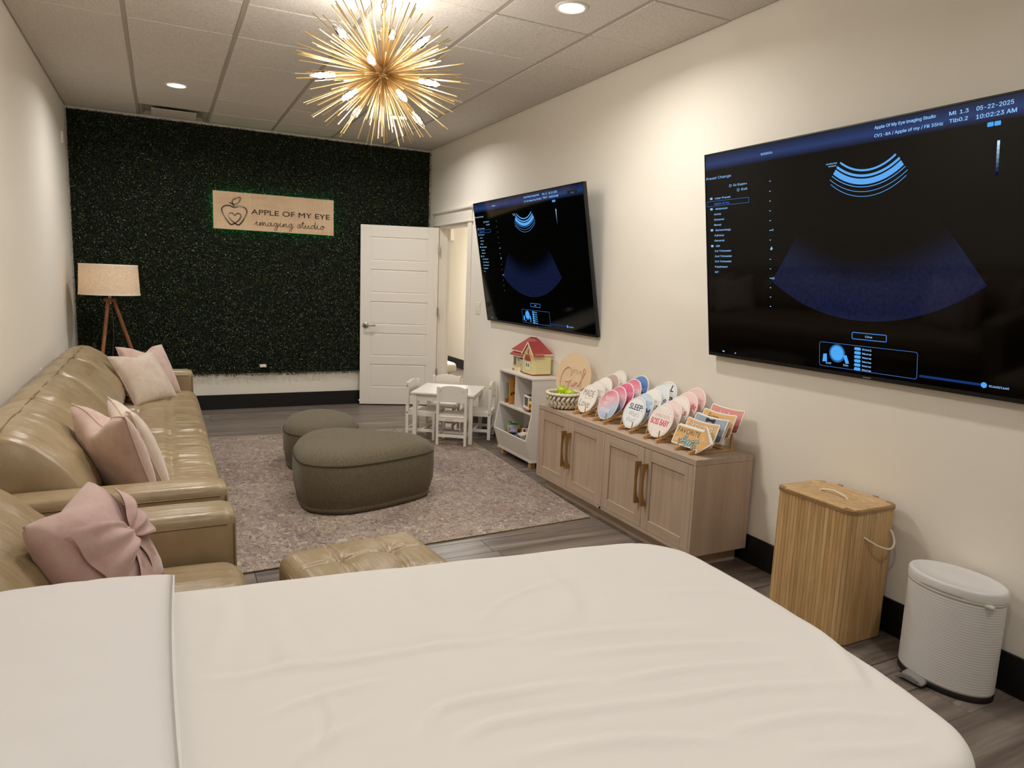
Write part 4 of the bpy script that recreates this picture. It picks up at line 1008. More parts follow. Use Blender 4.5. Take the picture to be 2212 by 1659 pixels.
def kid_chair():
    t = thing('kids_chair', 'white child chair with its back to the camera at the small table', 'chair', (0, 0, 0), 0, 'white child chairs around the small table')
    w, dp, sh, H = .125, .255, .275, .532
    for s in (-1, 1):
        p = obj('back_post', bx(s*w-.0115, s*w+.0115, -.015, .015, .011, H, bev=.003), m_white, t)
        for z in (H-.035, sh-.022): obj('screw_cap', xf(cyl(BM(), .0065, 0, .002, seg=10), Matrix.Translation((s*(w+.0115), 0, z)) @ Matrix.Rotation(s*PI/2, 4, 'Y')), m_nickel, p)
        obj('front_leg', bx(s*w-.0115, s*w+.0115, -dp-.012, -dp+.012, .011, sh-.012, bev=.003), m_white, t)
        obj('side_stretcher', bx(s*w-.008, s*w+.008, -dp+.012, -.015, .085, .110), m_white, t)
        obj('side_rail', bx(s*w-.008, s*w+.008, -dp+.012, -.015, sh-.045, sh-.012), m_white, t)
    obj('cross_stretcher', bx(-w+.008, w-.008, -dp*.55-.012, -dp*.55+.012, .088, .108), m_white, t)
    arcp = [(-w+.0115, H-.135), (w-.0115, H-.135), (w-.0115, H-.018)] + [(w*.9*math.cos(a), H-.018+.03*math.sin(a)) for a in np.linspace(.2, PI-.2, 11)] + [(-w+.0115, H-.018)]
    b = obj('back_panel', prism(BM(), arcp, .014, 'xz', -.007), m_white, t)
    for s in (-1, 1): obj('screw', xf(cyl(BM(), .0035, 0, .002, seg=8), Matrix.Translation((s*(w-.022), .009, H-.035)) @ Matrix.Rotation(PI/2, 4, 'X')), m_dark, b)
    obj('seat', bx(-w+.002, w-.002, -dp-.022, .012, sh-.014, sh, bev=.004, seg=2), m_white, t)
    r = obj('rear_rail', bx(-w+.0115, w-.0115, -.006, .010, sh-.045, sh-.014), m_white, t)
    o = obj('rear_stretcher', bx(-w+.0115, w-.0115, -.006, .010, .085, .110), m_white, t)
    return t, r
def chair_logo(parent):
    bm = text_geo([('KidKraft', -.006, -.004, .0085, 'c', .052, .006)]); ribbon(bm, ell(-.042, .0, .0055, n=14), .0016, .0001, closed=True); poly(bm, ell(-.042, .0, .0022, n=8))
    o = flat_obj('maker_mark', bm, ink('8A8078'), parent, 0); o.location = (0, .0105, .275-.030); o.rotation_euler = (0, 0, PI)
cu, cv = Vector((math.cos(TA), math.sin(TA), 0)), Vector((-math.sin(TA), math.cos(TA), 0)); TC = Vector((TX, TY, 0))
ch, rail_ = kid_chair()
def put(o, u, v, rz, lab): p = TC+cu*u+cv*v; o.location = p; o.rotation_euler = (0, 0, rz); o['label'] = lab
spare = [copy_tree(ch) for _ in range(3)]
# local -y is where the seat points
put(ch, .10, -.345, TA+PI, 'white child chair with its back to the camera, nearest at the small table')
put(spare[0], -.335, -.045, TA+PI/2-R_(6), 'white child chair on the left side of the small table')
put(spare[1], .388, .078, TA-PI/2, 'white child chair on the right side of the small table, by the wall')
put(spare[2], -.11, .372, TA, 'white child chair on the far side of the small table, by the doorway')
chair_logo(rail_)

# ------------------------------------------------------------------ toy shelf
SHX, SHY, SHW = 2.555, 5.0, .60       # front face x, centre y, width
def toy_shelf():
    t = thing('toy_shelf', 'white toy shelf with two cubbies and a toy bin', 'shelf', (SHX, SHY, 0), -PI/2)
    w = SHW/2; D = .245
    side = [(0, .727-.016), (D, .727-.016), (D, .062), (.012, .062), (-.042, .228), (.0, .435)]
    for s in (-1, 1):
        x0 = -w if s < 0 else w-.015; obj('side_panel', prism(BM(), side, .015, 'yz', x0), m_shelf, t)
    obj('top_panel', bx(-w-.004, w+.004, -.004, D, .727-.016, .727, bev=.002), m_shelf, t)
    obj('back_panel', bx(-w+.015, w-.015, D-.006, D, .062, .711), m_shelf, t)
    obj('middle_shelf', bx(-w+.015, w-.015, .0, D-.006, .432, .447), m_shelf, t)
    obj('divider', bx(-.0075, .0075, .002, D-.006, .447, .711), m_shelf, t)
    obj('bottom_panel', bx(-w+.015, w-.015, .006, D-.006, .062, .077), m_shelf, t)
    obj('bin_front', prism(BM(), [(-.042, .228), (-.030, .230), (.024, .064), (.012, .062)], SHW-.03, 'yz', -w+.015), m_shelf, t)
    obj('bottom_lip', bx(-w-.006, w+.006, .004, D, .052, .062), m_shelf, t)
    for sx in (-1, 1):
        for y in (.045, D-.045): obj('foot', bx(sx*(w-.05)-.022, sx*(w-.05)+.022, y-.022, y+.022, 0, .052, bev=.002), m_wood, t)
    for x in (-.215, .075): obj('bolt_cover', xf(cyl(BM(), .009, 0, .004, seg=12), Matrix.Translation((x, D-.006, .672)) @ Matrix.Rotation(PI/2, 4, 'X')), m_dark, t)
    return t
toy_shelf()
SM = Matrix.Translation((SHX, SHY, 0)) @ Matrix.Rotation(-PI/2, 4, 'Z')
def on_shelf(name, label, cat, x, y, z, rz=0, group=None, rx=0, ry=0): return thing(name, label, cat, SM @ Vector((x, y, z)), -PI/2+rz, group, rx, ry)
def book(label, x, y, w, h, th, col, lean, z=.4485):
    t = on_shelf('picture_book', label, 'book', x, y, z, R_(90), 'books in the left cubby', ry=lean)
    obj('cover', bx(0, w, 0, th, 0, h, bev=.001), M('cover_'+col, col, .45), t); obj('pages', bx(.003, w-.003, .002, th-.002, .003, h-.002), M('paper', 'E8DFCB', .8), t)
    return t
b1 = book('tall orange picture book with a dark figure on its cover, left cubby', -.140, .018, .21, .222, .008, 'C98A3A', 0)
bm = BM(); ribbon(bm, catmull([(.05, .19), (.10, .205), (.13, .17), (.09, .13), (.04, .15), (.05, .19)], 5), .004, .0002); ribbon(bm, catmull([(.09, .13), (.13, .11), (.17, .14)], 5), .004, .0002)
for k in range(9): poly(bm, ell(.02+.02*k, .085+.012*math.sin(k*2.1), .010, .014, 7), -.0002*(k % 3+1))
flat_obj('cover_print', bm, ink('3A2A22'), b1, -.0003)
b2 = book('grey green picture book with a red foot, behind the orange one', -.225, .02, .19, .170, .008, '9DA596', 0)
bm = BM(); poly(bm, [(0.002, .003), (.188, .003), (.188, .03), (.12, .045), (.05, .035), (.002, .04)]); flat_obj('cover_print', bm, ink('B5513C'), b2, -.0003)
bm = BM(); poly(bm, ell(.06, .10, .012, .022, 8)); poly(bm, ell(.10, .085, .016, .03, 8)); flat_obj('figure_print', bm, ink('44504E'), b2, -.0003)
def camper():
    t = on_shelf('toy_camper', 'white and red toy camper van with yellow canoe in the right cubby', 'toy', .175, .075, .4475, R_(-8))
    r = M('toy_red', 'B8483A', .35); w = M('toy_cream', 'ECE4D4', .4); y = M('toy_yellow', 'EFC42C', .4)
    fr = BM()
    for (a, b) in ((-.055, -.045), (.045, .055)):
        for (c, d) in ((-.06, -.052), (.052, .06)): box(fr, a, b, c, d, .035, .115)
    box(fr, -.058, .058, -.063, .063, .112, .122, bev=.003); obj('frame', fr, w, t)
    obj('cab', bx(-.05, .05, -.02, .055, .035, .112, bev=.003), w, t); obj('window', bx(-.04, .04, -.056, -.052, .045, .105), M('toy_glass', '4A5350', .15), t)
    obj('chassis', bx(-.058, .058, -.064, .064, .014, .038, bev=.004), w, t); obj('red_skirt', bx(-.060, .060, -.066, .066, .010, .020, bev=.002), r, t)
    obj('roof_rack', bx(-.035, .04, -.04, .04, .122, .128), m_dark, t)
    for sx in (-1, 1):
        for yy in (-.04, .04): obj('wheel', xf(cyl(BM(), .013, -.006, .006, seg=14), Matrix.Translation((sx*.055, yy, .013)) @ Matrix.Rotation(PI/2, 4, 'Y')), m_dark, t)
    obj('canoe', soft_box(BM(), .018, .05, .016, .015, 6), y, t, loc=(.072, -.01, .075), smooth=True)
    obj('ladder', bx(.058, .064, -.045, -.02, .02, .05), y, t)
    obj('awning', bx(.05, .062, -.05, .0, .03, .055, bev=.003), r, t)
camper()
def bin_toys():
    c = lambda n, h: M('toy_'+n, h, .4)
    z0 = .0775
    # heap below, hidden mostly by the lip
    t = on_shelf('toy_case', 'green round toy case with a stem lying in the toy bin', 'toy', -.150, .085, z0+.135, .9, 'toys in the bin', rx=R_(10))
    obj('body', soft_box(BM(), .068, .035, .062, .034, 8), c('green', '6FA03A'), t, smooth=True); obj('stem', tube(BM(), [(-.02, 0, .06), (-.03, 0, .08), (-.05, 0, .085)], .005, 6), c('dkgreen', '3F6B2A'), t)
    obj('rim', lathe(BM(), [(.064, -.006), (.072, -.006), (.072, .006), (.064, .006)], 24), c('dkgreen', '3F6B2A'), t, rot=(PI/2, 0, 0))
    for a, cc in ((-.02, 'B5452F'), (.02, '2C3A52')): obj('figure_print', soft_box(BM(), .010, .004, .020, .003, 2), c('f'+cc, cc), t, loc=(a, -.036, -.005))
    t = on_shelf('toy_armchair', 'small lilac and tan toy armchair in the toy bin', 'toy', -.075, .030, z0+.150, 1.05, 'toys in the bin', rx=R_(-14))
    obj('seat', bx(-.03, .03, -.03, .03, -.01, .015, bev=.006), c('lilac', '9A9CC0'), t); obj('back', bx(-.03, .03, .015, .03, .0, .055, bev=.005), c('lilac', '9A9CC0'), t)
    for s in (-1, 1): obj('arm', bx(s*.036-.008, s*.036+.008, -.03, .03, -.012, .035, bev=.005), c('tan', 'C7936C'), t)
    t = on_shelf('toy_plane', 'plum and red toy plane in the middle of the toy bin', 'toy', .010, .10, z0+.170, .5, 'toys in the bin', rx=R_(20), ry=R_(15))
    obj('body', soft_box(BM(), .02, .055, .02, .016, 6), c('plum', '7A4A62'), t, smooth=True); obj('wing', bx(-.06, .06, -.012, .014, .0, .007, bev=.002), c('red', 'A8362C'), t); obj('tail', bx(-.003, .003, .035, .055, .01, .04), c('red', 'A8362C'), t)
    t = on_shelf('toy_figure', 'brown toy bear with a dark cap lying deep in the toy bin', 'toy', -.015, .17, z0+.19, .2, 'toys in the bin')
    obj('body', soft_box(BM(), .022, .018, .03, .016, 5), c('brown', '6A4632'), t, smooth=True); obj('head', soft_box(BM(), .018, .016, .018, .014, 5), c('brown', '6A4632'), t, loc=(0, 0, .045), smooth=True); obj('cap', soft_box(BM(), .016, .014, .006, .005, 4), m_dark, t, loc=(0, 0, .064), smooth=True)
    t = on_shelf('toy_truck', 'dark red toy truck with black wheels at the right of the toy bin', 'toy', .150, .155, z0+.225, .9, 'toys in the bin', ry=R_(-25))
    obj('bed', bx(-.06, .01, -.03, .03, 0, .02, bev=.003), c('dkred', '8C2A24'), t); obj('cab', bx(.01, .055, -.028, .028, 0, .045, bev=.006), c('dkred', '8C2A24'), t)
    for a in (-.04, .035):
        for s in (-1, 1): obj('wheel', xf(cyl(BM(), .017, -.007, .007, seg=14), Matrix.Translation((a, s*.032, 0)) @ Matrix.Rotation(PI/2, 4, 'X')), m_dark, t)
    t = on_shelf('toy_fence', 'cream toy fence with open bars in the toy bin', 'toy', .120, .070, z0+.160, .95, 'toys in the bin', rx=R_(-12))
    for k in range(4): obj('bar', bx(-.045+k*.03-.005, -.045+k*.03+.005, -.004, .004, 0, .055), c('ivory', 'E9E0CC'), t)
    for z in (.004, .05): obj('rail', bx(-.05, .05, -.004, .004, z-.005, z+.005), c('ivory', 'E9E0CC'), t)
    t = on_shelf('toy_tub', 'pale yellow toy tub at the right front of the toy bin', 'toy', .155, .020, z0+.125, .2, 'toys in the bin', rx=R_(18))
    obj('shell', lathe(BM(), [(.026, 0), (.036, .055), (.040, .060), (.034, .058), (.024, .006), (0, .006)], 18, 1, .8), c('cream', 'E6D9A6'), t, smooth=True, auto=40)
    t = on_shelf('toy_car', 'blue toy car near the front lip of the toy bin', 'toy', .050, .030, z0+.130, 1.2, 'toys in the bin')
    obj('body', bx(-.04, .04, -.018, .018, 0, .018, bev=.005), c('blue', '3C6E9E'), t); obj('cabin', bx(-.02, .02, -.016, .016, .018, .034, bev=.005), c('sky', '9DB9CF'), t)
    for a in (-.025, .025):
        for s in (-1, 1): obj('wheel', xf(cyl(BM(), .009, -.004, .004, seg=12), Matrix.Translation((a, s*.019, 0)) @ Matrix.Rotation(PI/2, 4, 'X')), m_dark, t)
    for n_, (x, y, z, col, lab) in enumerate(((.06, .16, .165, 'dkred', 'dark red toy block buried in the toy bin behind the fence'), (-.02, .06, .115, 'navy', 'navy toy block buried under the lilac armchair'), (.10, .12, .145, 'plum', 'plum toy block buried in the middle of the toy bin'), (.185, .185, .20, 'dkred', 'red toy block at the back right of the toy bin'), (.21, .17, .135, 'brown', 'brown toy block deep at the right of the toy bin'))):
        t = on_shelf('toy_block', lab, 'toy', x, y, z0+z, n_*.7, 'toys in the bin', rx=.3*n_)
        obj('body', bx(-.032, .032, -.028, .028, -.028, .028, bev=.006, seg=2), c(col, {'dkred': '8C2A24', 'navy': '2A2D3A', 'plum': '7A4A62', 'brown': '6A4632'}[col]), t); obj('stud', cyl(BM(), .014, .026, .036, seg=12), c(col, '000000'), t)
    # fill underneath so that the toys are carried
    t = on_shelf('toy_box_lid', 'dark folded play mat at the bottom of the toy bin', 'toy', 0, .11, z0, 0, 'toys in the bin')
    obj('mat', soft_box(BM(), .25, .09, .034, .02, 8, lambda p, q: p+Vector((0, 0, .006*nz(p.x*20, p.y*20)))), c('navy', '2A2D3A'), t, loc=(0, .02, .034), smooth=True)
bin_toys()
def toy_house():
    t = on_shelf('toy_house', 'cream toy house with a red roof standing on the white shelf', 'toy', -.045, .165, .727, 0)
    cr = M('toy_house_cream', 'EBDDA4', .45); rd = M('toy_roof_red', 'B04A48', .5, bump=((3, 3, 3), .1, .002, 1)); tr = M('toy_trim', 'F3EBD0', .45); br = M('toy_base_brown', '8E3F30', .5); gl = M('toy_pane', '4B555A', .2)
    w, d = .205, .07   # half width, half depth
    obj('base', bx(-w, w, -d-.004, d, 0, .010), br, t)
    obj('walls', bx(-w+.004, w-.004, -d, d, .010, .165), cr, t)
    for k in range(10): obj('weatherboard', bx(w-.005, w-.0015, -d+.004, d-.004, .014+k*.015, .0275+k*.015), cr, t)
    # hip roof with a cross gable over the right half
    def roof(x0, x1, y0, y1, z0, z1, rx0, rx1, ym):
        bm = BM(); v = [bm.verts.new(p) for p in ((x0, y0, z0), (x1, y0, z0), (x1, y1, z0), (x0, y1, z0), (rx0, ym-.012, z1), (rx1, ym-.012, z1), (rx1, ym+.012, z1), (rx0, ym+.012, z1))]
        for f in ((0, 1, 5, 4), (1, 2, 6, 5), (2, 3, 7, 6), (3, 0, 4, 7), (4, 5, 6, 7), (0, 3, 2, 1)): bm.faces.new([v[i] for i in f])
        return bm
    rf = obj('roof', roof(-w-.012, w+.010, -d-.016, d+.01, .172, .285, -.055, .075, .005), rd, t)
    obj('carry_handle', bx(-.035, .055, -.006, .016, .2855, .292, bev=.002), M('toy_handle_dark', '5B2422', .5), rf)
    obj('eave', bx(-w-.012, w+.010, -d-.016, d+.01, .164, .172), tr, t)
    ga = [(.02, .160), (w+.012, .160), ((w+.032)/2, .262)]
    obj('gable_front', prism(BM(), [(.03, .155), (w+.002, .155), ((w+.032)/2, .248)], .012, 'xz', -d-.026), cr, t)
    ap = ((w+.032)/2, .268)
    for p in ((.012, .158), (w+.020, .158)):
        obj('gable_roof', prism(BM(), [p, ap, (ap[0], ap[1]-.013), (p[0]+(.010 if p[0] < .1 else -.010), p[1]-.003)], .10, 'xz', -d-.034), rd, t)
        obj('bargeboard', prism(BM(), [(p[0], p[1]), (ap[0], ap[1]), (ap[0], ap[1]-.016), (p[0]+(.012 if p[0] < .1 else -.012), p[1]-.003)], .004, 'xz', -d-.038), tr, t)
    obj('bay', bx(.03, w-.004, -d-.026, -d, .010, .158), cr, t); obj('bay_base', bx(.028, w-.002, -d-.029, -d, 0, .010), br, t)
    cxg = (w+.032)/2
    obj('awning', prism(BM(), [(cxg-.045, .118)]+[(cxg+.043*math.cos(a), .120+.040*math.sin(a)) for a in np.linspace(PI, 0, 13)]+[(cxg+.045, .118)], .012, 'xz', -d-.038), rd, t)
    obj('finial', bx(cxg-.003, cxg+.003, -d-.032, -d-.024, .158, .205, bev=.001), M('toy_rust', 'A8552E', .5), t)
    win = obj('bay_window', bx(cxg-.036, cxg+.036, -d-.030, -d-.026, .040, .114), tr, t)
    for s in (-1, 1): obj('pane', bx(cxg+s*.016-.006, cxg+s*.016+.006, -d-.0315, -d-.029, .065, .090), gl, win)
    obj('porch_roof', prism(BM(), [(-d-.030, .140), (-d, .158), (-d, .150), (-d-.030, .132)], w+.03, 'yz', -w), rd, t)
    obj('porch_beam', bx(-w, .03, -d-.030, -d-.024, .126, .134), tr, t)
    w1 = obj('window', bx(-w+.025, -w+.068, -d-.004, -d, .04, .112), tr, t)
    for s in (-1, 1): obj('pane', bx(-w+.0465+s*.011-.007, -w+.0465+s*.011+.007, -d-.0055, -d-.003, .045, .107), gl, w1)
    obj('window_head', bx(-w+.027, -w+.066, -d-.005, -d, .114, .124), M('toy_rust', 'A8552E', .5), t)
    dd = obj('front_door', bx(-.065, -.020, -d-.004, -d, .010, .105), M('toy_door', 'DCD9C0', .5), t); obj('fanlight', bx(-.063, -.022, -d-.005, -d-.003, .108, .120), gl, dd)
    for x in (-.072, -.013): obj('door_post', bx(x-.004, x+.004, -d-.006, -d, .010, .122), tr, t)
    obj('porch_fence', bx(-.105, -.055, -d-.034, -d-.030, .0, .042), cr, t); obj('gate', bx(-.048, -.018, -d-.034, -d-.030, .0, .038), tr, t); obj('fence_post', bx(-.014, -.006, -d-.036, -d-.028, .0, .046), tr, t)
    obj('wall_flower', soft_box(BM(), .011, .003, .013, .003, 3), M('toy_lilac', 'BDA6A8', .5), t, loc=(-.098, -d-.004, .098))
toy_house()
# ------------------------------------------------------------------ storage cabinet
CX, CY, CHH = 2.604, 3.4885, .603
def cabinet():
    t = thing('storage_cabinet', 'long pale oak cabinet with four shaker doors and brass handles', 'cabinet', (CX, CY, 0), -PI/2)
    w, d = .8345, .197; z0 = .082
    obj('top', bx(-w, w, -d, d, CHH-.032, CHH, bev=.0015), m_oaktop, t)
    for s in (-1, 1): obj('end_panel', bx(min(s*w, s*(w-.018)), max(s*w, s*(w-.018)), -d, d, z0, CHH-.033, bev=.001), m_oak, t)
    obj('centre_panel', bx(-.009, .009, -d, d, z0, CHH-.033), m_oak, t)
    obj('bottom_panel', bx(-w+.018, w-.018, -d, d, z0, z0+.018, bev=.001), m_oaktop, t)
    obj('back_panel', bx(-w+.018, w-.018, d-.008, d, z0+.018, CHH-.033), m_oak, t)
    obj('plinth', bx(-w+.055, w-.055, -d+.05, d-.02, 0, z0), m_oaktop, t)
    dz0, dz1 = z0+.020, CHH-.036; hh = dz1-dz0; iw = (w-.018-.009)/2
    hp = [(-.001, -.122), (-.030, -.122)] + [] ; 
    prof = [(0, -.122), (-.032, -.122), (-.032, .122), (0, .122), (0, .100)] + [(-.022+.022*abs(math.cos(a))**1.0*0-.0*0 - 0, z) for a, z in []]
    inner = [(-.004-.019*math.sin(PI*(k/12))**.5, .100-.200*k/12) for k in range(13)]
    prof = [(0, -.122), (-.032, -.122), (-.032, .122), (0, .122)] + inner
    for k in range(4):
        a = (-w+.018 if k < 2 else .009) + (k % 2)*iw; x0, x1 = a+.0015, a+iw-.0015; fw = .062
        do = obj('door', bx(x0+fw-.004, x1-fw+.004, -d+.009, -d+.017, dz0+fw-.004, dz1-fw+.004), m_oak, t)
        for a_, b_ in ((x0, x0+fw), (x1-fw, x1)): obj('stile', bx(a_, b_, -d, -d+.019, dz0, dz1, bev=.001), m_oak, do)
        for a_, b_ in ((dz0, dz0+fw), (dz1-fw, dz1)): obj('rail', bx(x0+fw+.0003, x1-fw-.0003, -d+.0003, -d+.019, a_, b_, bev=.001), m_oaktop, do)
        hx_ = x1-.030 if k % 2 == 0 else x0+.030
        obj('handle', prism(BM(), [(-d+p[0], (dz0+dz1)/2+.030+p[1]) for p in prof], .014, 'yz', hx_-.007), m_brass, do)
cabinet()

# ------------------------------------------------------------------ plaque racks
TI = R_(23); PR = .100; STEP = (.056, .022)
RK = [3.862, 3.620, 3.345, 3.093, 2.815]
ORD = ['leftmost', 'second', 'third', 'fourth', 'rightmost']; PLC = ['front', 'second from the front', 'middle', 'second from the back', 'rearmost']
def rack(k):
    t = thing('plaque_rack', {0: 'leftmost wooden rack, beside the rope basket, holding beige round plaques', 1: 'wooden rack holding pink and blue round plaques', 2: 'wooden rack in the middle holding the blue lettered round plaques', 3: 'wooden rack holding pale pink round plaques',
              4: 'rightmost wooden rack holding rectangular cards and an arrow'}[k], 'rack', (2.605, RK[k], CHH), -PI/2, 'wooden plaque racks on the cabinet')
    a = math.atan2(STEP[1], STEP[0])
    rz0 = .009 if k < 4 else .006
    for s in (-1, 1):
        x = s*.055
        obj('base_rail', bx(x-.0065, x+.0065, -.150, .160, 0, .010, bev=.001), m_wood, t)
        il = .335; m = Matrix.Translation((x, -.150, rz0)) @ Matrix.Rotation(a, 4, 'X')
        r = obj('sloping_rail', bx(-.0065, .0065, 0, il, -.003, .007, bev=.001, mat=None), m_wood, t); r.matrix_local = m
        obj('front_block', bx(x-.009, x+.009, -.158, -.138, 0, rz0+.012, bev=.002), m_wood, t)
        obj('rear_post', bx(x-.005, x+.005, .128, .138, .010, .118), m_wood, t)
        for i in range(6):
            y = -.147+i*STEP[0]+.003; z = rz0+.010+i*STEP[1]
            obj('peg', tube(BM(), [(x, y, z), (x+0, y+.010, z+.050)], .0033, 6), m_wood, t)
    for y, z in ((.10, .0), (-.06, .0)): obj('cross_bar', bx(-.0485, .0485, y-.006, y+.006, z+.0005, z+.009), m_wood, t)
for k in range(5): rack(k)
def ombre(name, cols, ang, noisy=.35):
    if name in MATS: return MATS[name]
    m = M(name, cols[0], .45); nt = m.node_tree; N = nt.nodes; L = nt.links; tc = N.new('ShaderNodeTexCoord'); dt = N.new('ShaderNodeVectorMath'); dt.operation = 'DOT_PRODUCT'
    dt.inputs[1].default_value = (math.cos(ang), 0, math.sin(ang)); L.new(tc.outputs['Object'], dt.inputs[0])
    n = N.new('ShaderNodeTexNoise'); n.inputs['Scale'].default_value = 16; n.inputs['Detail'].default_value = 3; L.new(tc.outputs['Object'], n.inputs['Vector'])
    ma = N.new('ShaderNodeMath'); ma.operation = 'MULTIPLY_ADD'; ma.inputs[1].default_value = .08*noisy; L.new(n.outputs['Fac'], ma.inputs[0]); L.new(dt.outputs['Value'], ma.inputs[2])
    off = .1*math.sin(ang); mr = N.new('ShaderNodeMapRange'); mr.inputs[1].default_value = off-.095; mr.inputs[2].default_value = off+.11; L.new(ma.outputs[0], mr.inputs[0])
    r = N.new('ShaderNodeValToRGB'); e = r.color_ramp.elements; e[0].color = lin(cols[0])+(1,); e[1].color = lin(cols[-1])+(1,)
    for i, c in enumerate(cols[1:-1]): q = e.new((i+1)/(len(cols)-1)); q.color = lin(c)+(1,)
    L.new(mr.outputs[0], r.inputs[0]); L.new(r.outputs[0], N['Principled BSDF'].inputs['Base Color']); return m
def plaque(k, i, label, face, rim='F0EAE2', ring=None, texts=(), marks=None):
    x = 2.515+i*STEP[0]-PR*math.sin(TI); z = .7165+i*STEP[1]-PR*math.cos(TI)
    t = thing('round_plaque', label, 'plaque', (x, RK[k], z), -PI/2, 'round announcement plaques on the cabinet', rx=-TI)
    obj('disc', xf(lathe(BM(), [(0, -.0025), (PR-.001, -.0025), (PR, -.0015), (PR, .0015), (PR-.001, .0025), (0, .0025)], 48), Matrix.Translation((0, .0027, PR)) @ Matrix.Rotation(PI/2, 4, 'X')), ink(rim), t, smooth=True, auto=30)
    rf = PR-.002 if rim == face else PR-.006
    fm = face if not isinstance(face, str) else ink(face)
    flat_obj('printed_face', poly(BM(), ell(0, PR, rf, n=48)), fm, t, -.0002)
    if ring: bm = BM(); ribbon(bm, ell(0, PR, PR-.0085, n=56), .0011, .0001, closed=True); obj('printed_ring', bm, ink(ring), t, loc=(0, -.0003, 0))
    for n_, (items, col) in enumerate(texts): tag(flat_obj('lettering', text_geo([(s, xx, PR+zz, h, al, w, off) for (s, xx, zz, h, al, w, off) in items]), ink(col), t, -.0005), kind='stuff')
    if marks: marks(t)
    return t
def dots(t, col='FFFFFF', n=26, seed=1, lo=-.07):
    r = random.Random(seed); bm = BM()
    for _ in range(n):
        a, q = r.uniform(0, 2*PI), .085*math.sqrt(r.random()); x_, z_ = q*math.cos(a), q*math.sin(a)
        if x_ > lo: poly(bm, ell(x_, PR+z_, r.uniform(.0008, .0018), n=6))
    tag(flat_obj('confetti_print', bm, ink(col), t, -.0004), kind='stuff')
BR_, GR_ = '8A7058', '8E867E'
def line(s, x, z, h, w=None, al='c', off=-.002): return (s, x, z, h, al, w, off)
# first rack: beige
plaque(0, 0, 'round white plaque reading MADE with Love, at the front of the leftmost rack', 'F2EDE4', 'F2EDE4', 'B4A692', [([line('MADE', -.002, .016, .044, .124, off=0), line('Love', -.008, -.060, .050, .124, off=-.004)], BR_), ([line('with', -.020, -.003, .009, .028), line('••••', .028, -.002, .010, .040)], 'A8957F')])
plaque(0, 1, 'round white plaque reading coming, second from the front in the leftmost rack', 'EFE9E0', 'EFE9E0', 'C8BBA8', [([line('coming', .042, .028, .018, .075, off=-.01), line('soon', .05, -.01, .018, .05, off=-.01)], 'A79E92')])
plaque(0, 2, 'round white plaque reading Date, in the middle of the leftmost rack', 'F3EEE6', 'F3EEE6', None, [([line('Date:', .052, .010, .020, .058, off=-.01)], 'A79E92')])
plaque(0, 3, 'round mauve plaque with a white rim, second from the back in the leftmost rack', 'C5AEA2', 'EDE4DA', None, [([line('i', .066, -.005, .016, .006)], '6B5A50')])
plaque(0, 4, 'round white plaque with the letter P, rearmost in the leftmost rack', 'F1ECE2', 'F1ECE2', 'D3C6B2', [([line("'P", .060, -.012, .026, .034, off=-.008)], '9C8158')])
pk = ombre('ombre_pink_blue', ['7FB2DA', 'C3CFE6', 'F0B9C4', 'E2708F'], R_(118)); pk2 = ombre('ombre_navy_pink', ['2E4A86', '9FB0D6', 'F0B4C0', 'E06A8C'], R_(100)); pk3 = ombre('ombre_rose', ['C93A68', 'DD5A84', 'E87B9E'], R_(90)); pk4 = ombre('ombre_coral_blue', ['5C78B4', 'C6BFDA', 'F2A9BA', 'E4708C'], R_(100)); pk5 = ombre('ombre_blue', ['24448A', '4A72B8', '6D96D2'], R_(90))
plaque(1, 0, 'round pink and blue plaque reading READY SET REVEAL, at the front of its rack', pk, 'EEE7E0', None, [([line('READY', -.008, .028, .028, .082, off=.004), line('SET.', -.022, -.010, .026, .052, off=.004), line('REVEAL', -.008, -.050, .028, .100, off=.004)], 'F8F2EE')], lambda t: dots(t, n=40, seed=3, lo=.0))
plaque(1, 1, 'round pink and navy plaque, second from the front behind READY SET REVEAL', pk2, 'EEE7E0', None, [([line('KEY', .052, .030, .022, .05, off=-.006), line('YOU', .055, -.03, .024, .05, off=-.006)], 'F3D8E2')], lambda t: dots(t, n=24, seed=4))
plaque(1, 2, 'round deep rose plaque in the middle of the pink and blue rack', pk3, 'EEE7E0', None, [([line('AN!', .050, .012, .034, .056, off=-.006)], 'F6DDE6')])
plaque(1, 3, 'round plaque reading 50 on pink fading to blue, second from the back of its rack', pk4, 'EEE7E0', None, [([line('/50', .050, .006, .030, .060, off=0), line('5', .06, -.045, .02, .016)], 'FFFFFF')], lambda t: dots(t, n=18, seed=6))
plaque(1, 4, 'round blue plaque with a white rim, rearmost of the pink and blue rack', pk5, 'EEE7E0', None, [([line('ND', .060, -.006, .026, .040, off=-.008)], 'BFD0EC')])
NV = '27356B'
plaque(2, 0, "round white plaque reading SLEEP What's that, at the front of the middle rack", 'EEF0EE', 'EEEDE8', '3E4656', [([line('SLEEP:', .004, .018, .036, .128, off=.014)], NV), ([line("What's", .006, -.022, .030, .100, off=-.014), line('that?', -.004, -.060, .030, .086, off=-.014)], '8A8F98')])
plaque(2, 1, 'round pale blue plaque with navy letters, directly behind SLEEP', 'CFE0EE', 'EEEDE8', '3E4656', [([line('NEW', .036, .030, .026, .085, off=-.006)], '7C98C0'), ([line('M', .062, -.034, .044, .038, off=.014)], NV)])
plaque(2, 2, 'round white plaque reading are, in the middle of the blue lettered rack', 'F2F0EA', 'F2F0EA', None, [([line('are', .060, .022, .020, .046, off=-.012)], '9A9A98'), ([line('7', .068, -.022, .028, .020, off=.014)], NV)])
plaque(2, 3, 'round bluish white plaque with a navy e, in the blue lettered rack', 'E6ECEE', 'F0EEEA', None, [([line('e', .068, .000, .032, .026, off=.006), line('r', .060, -.038, .028, .020, off=.012)], NV)])
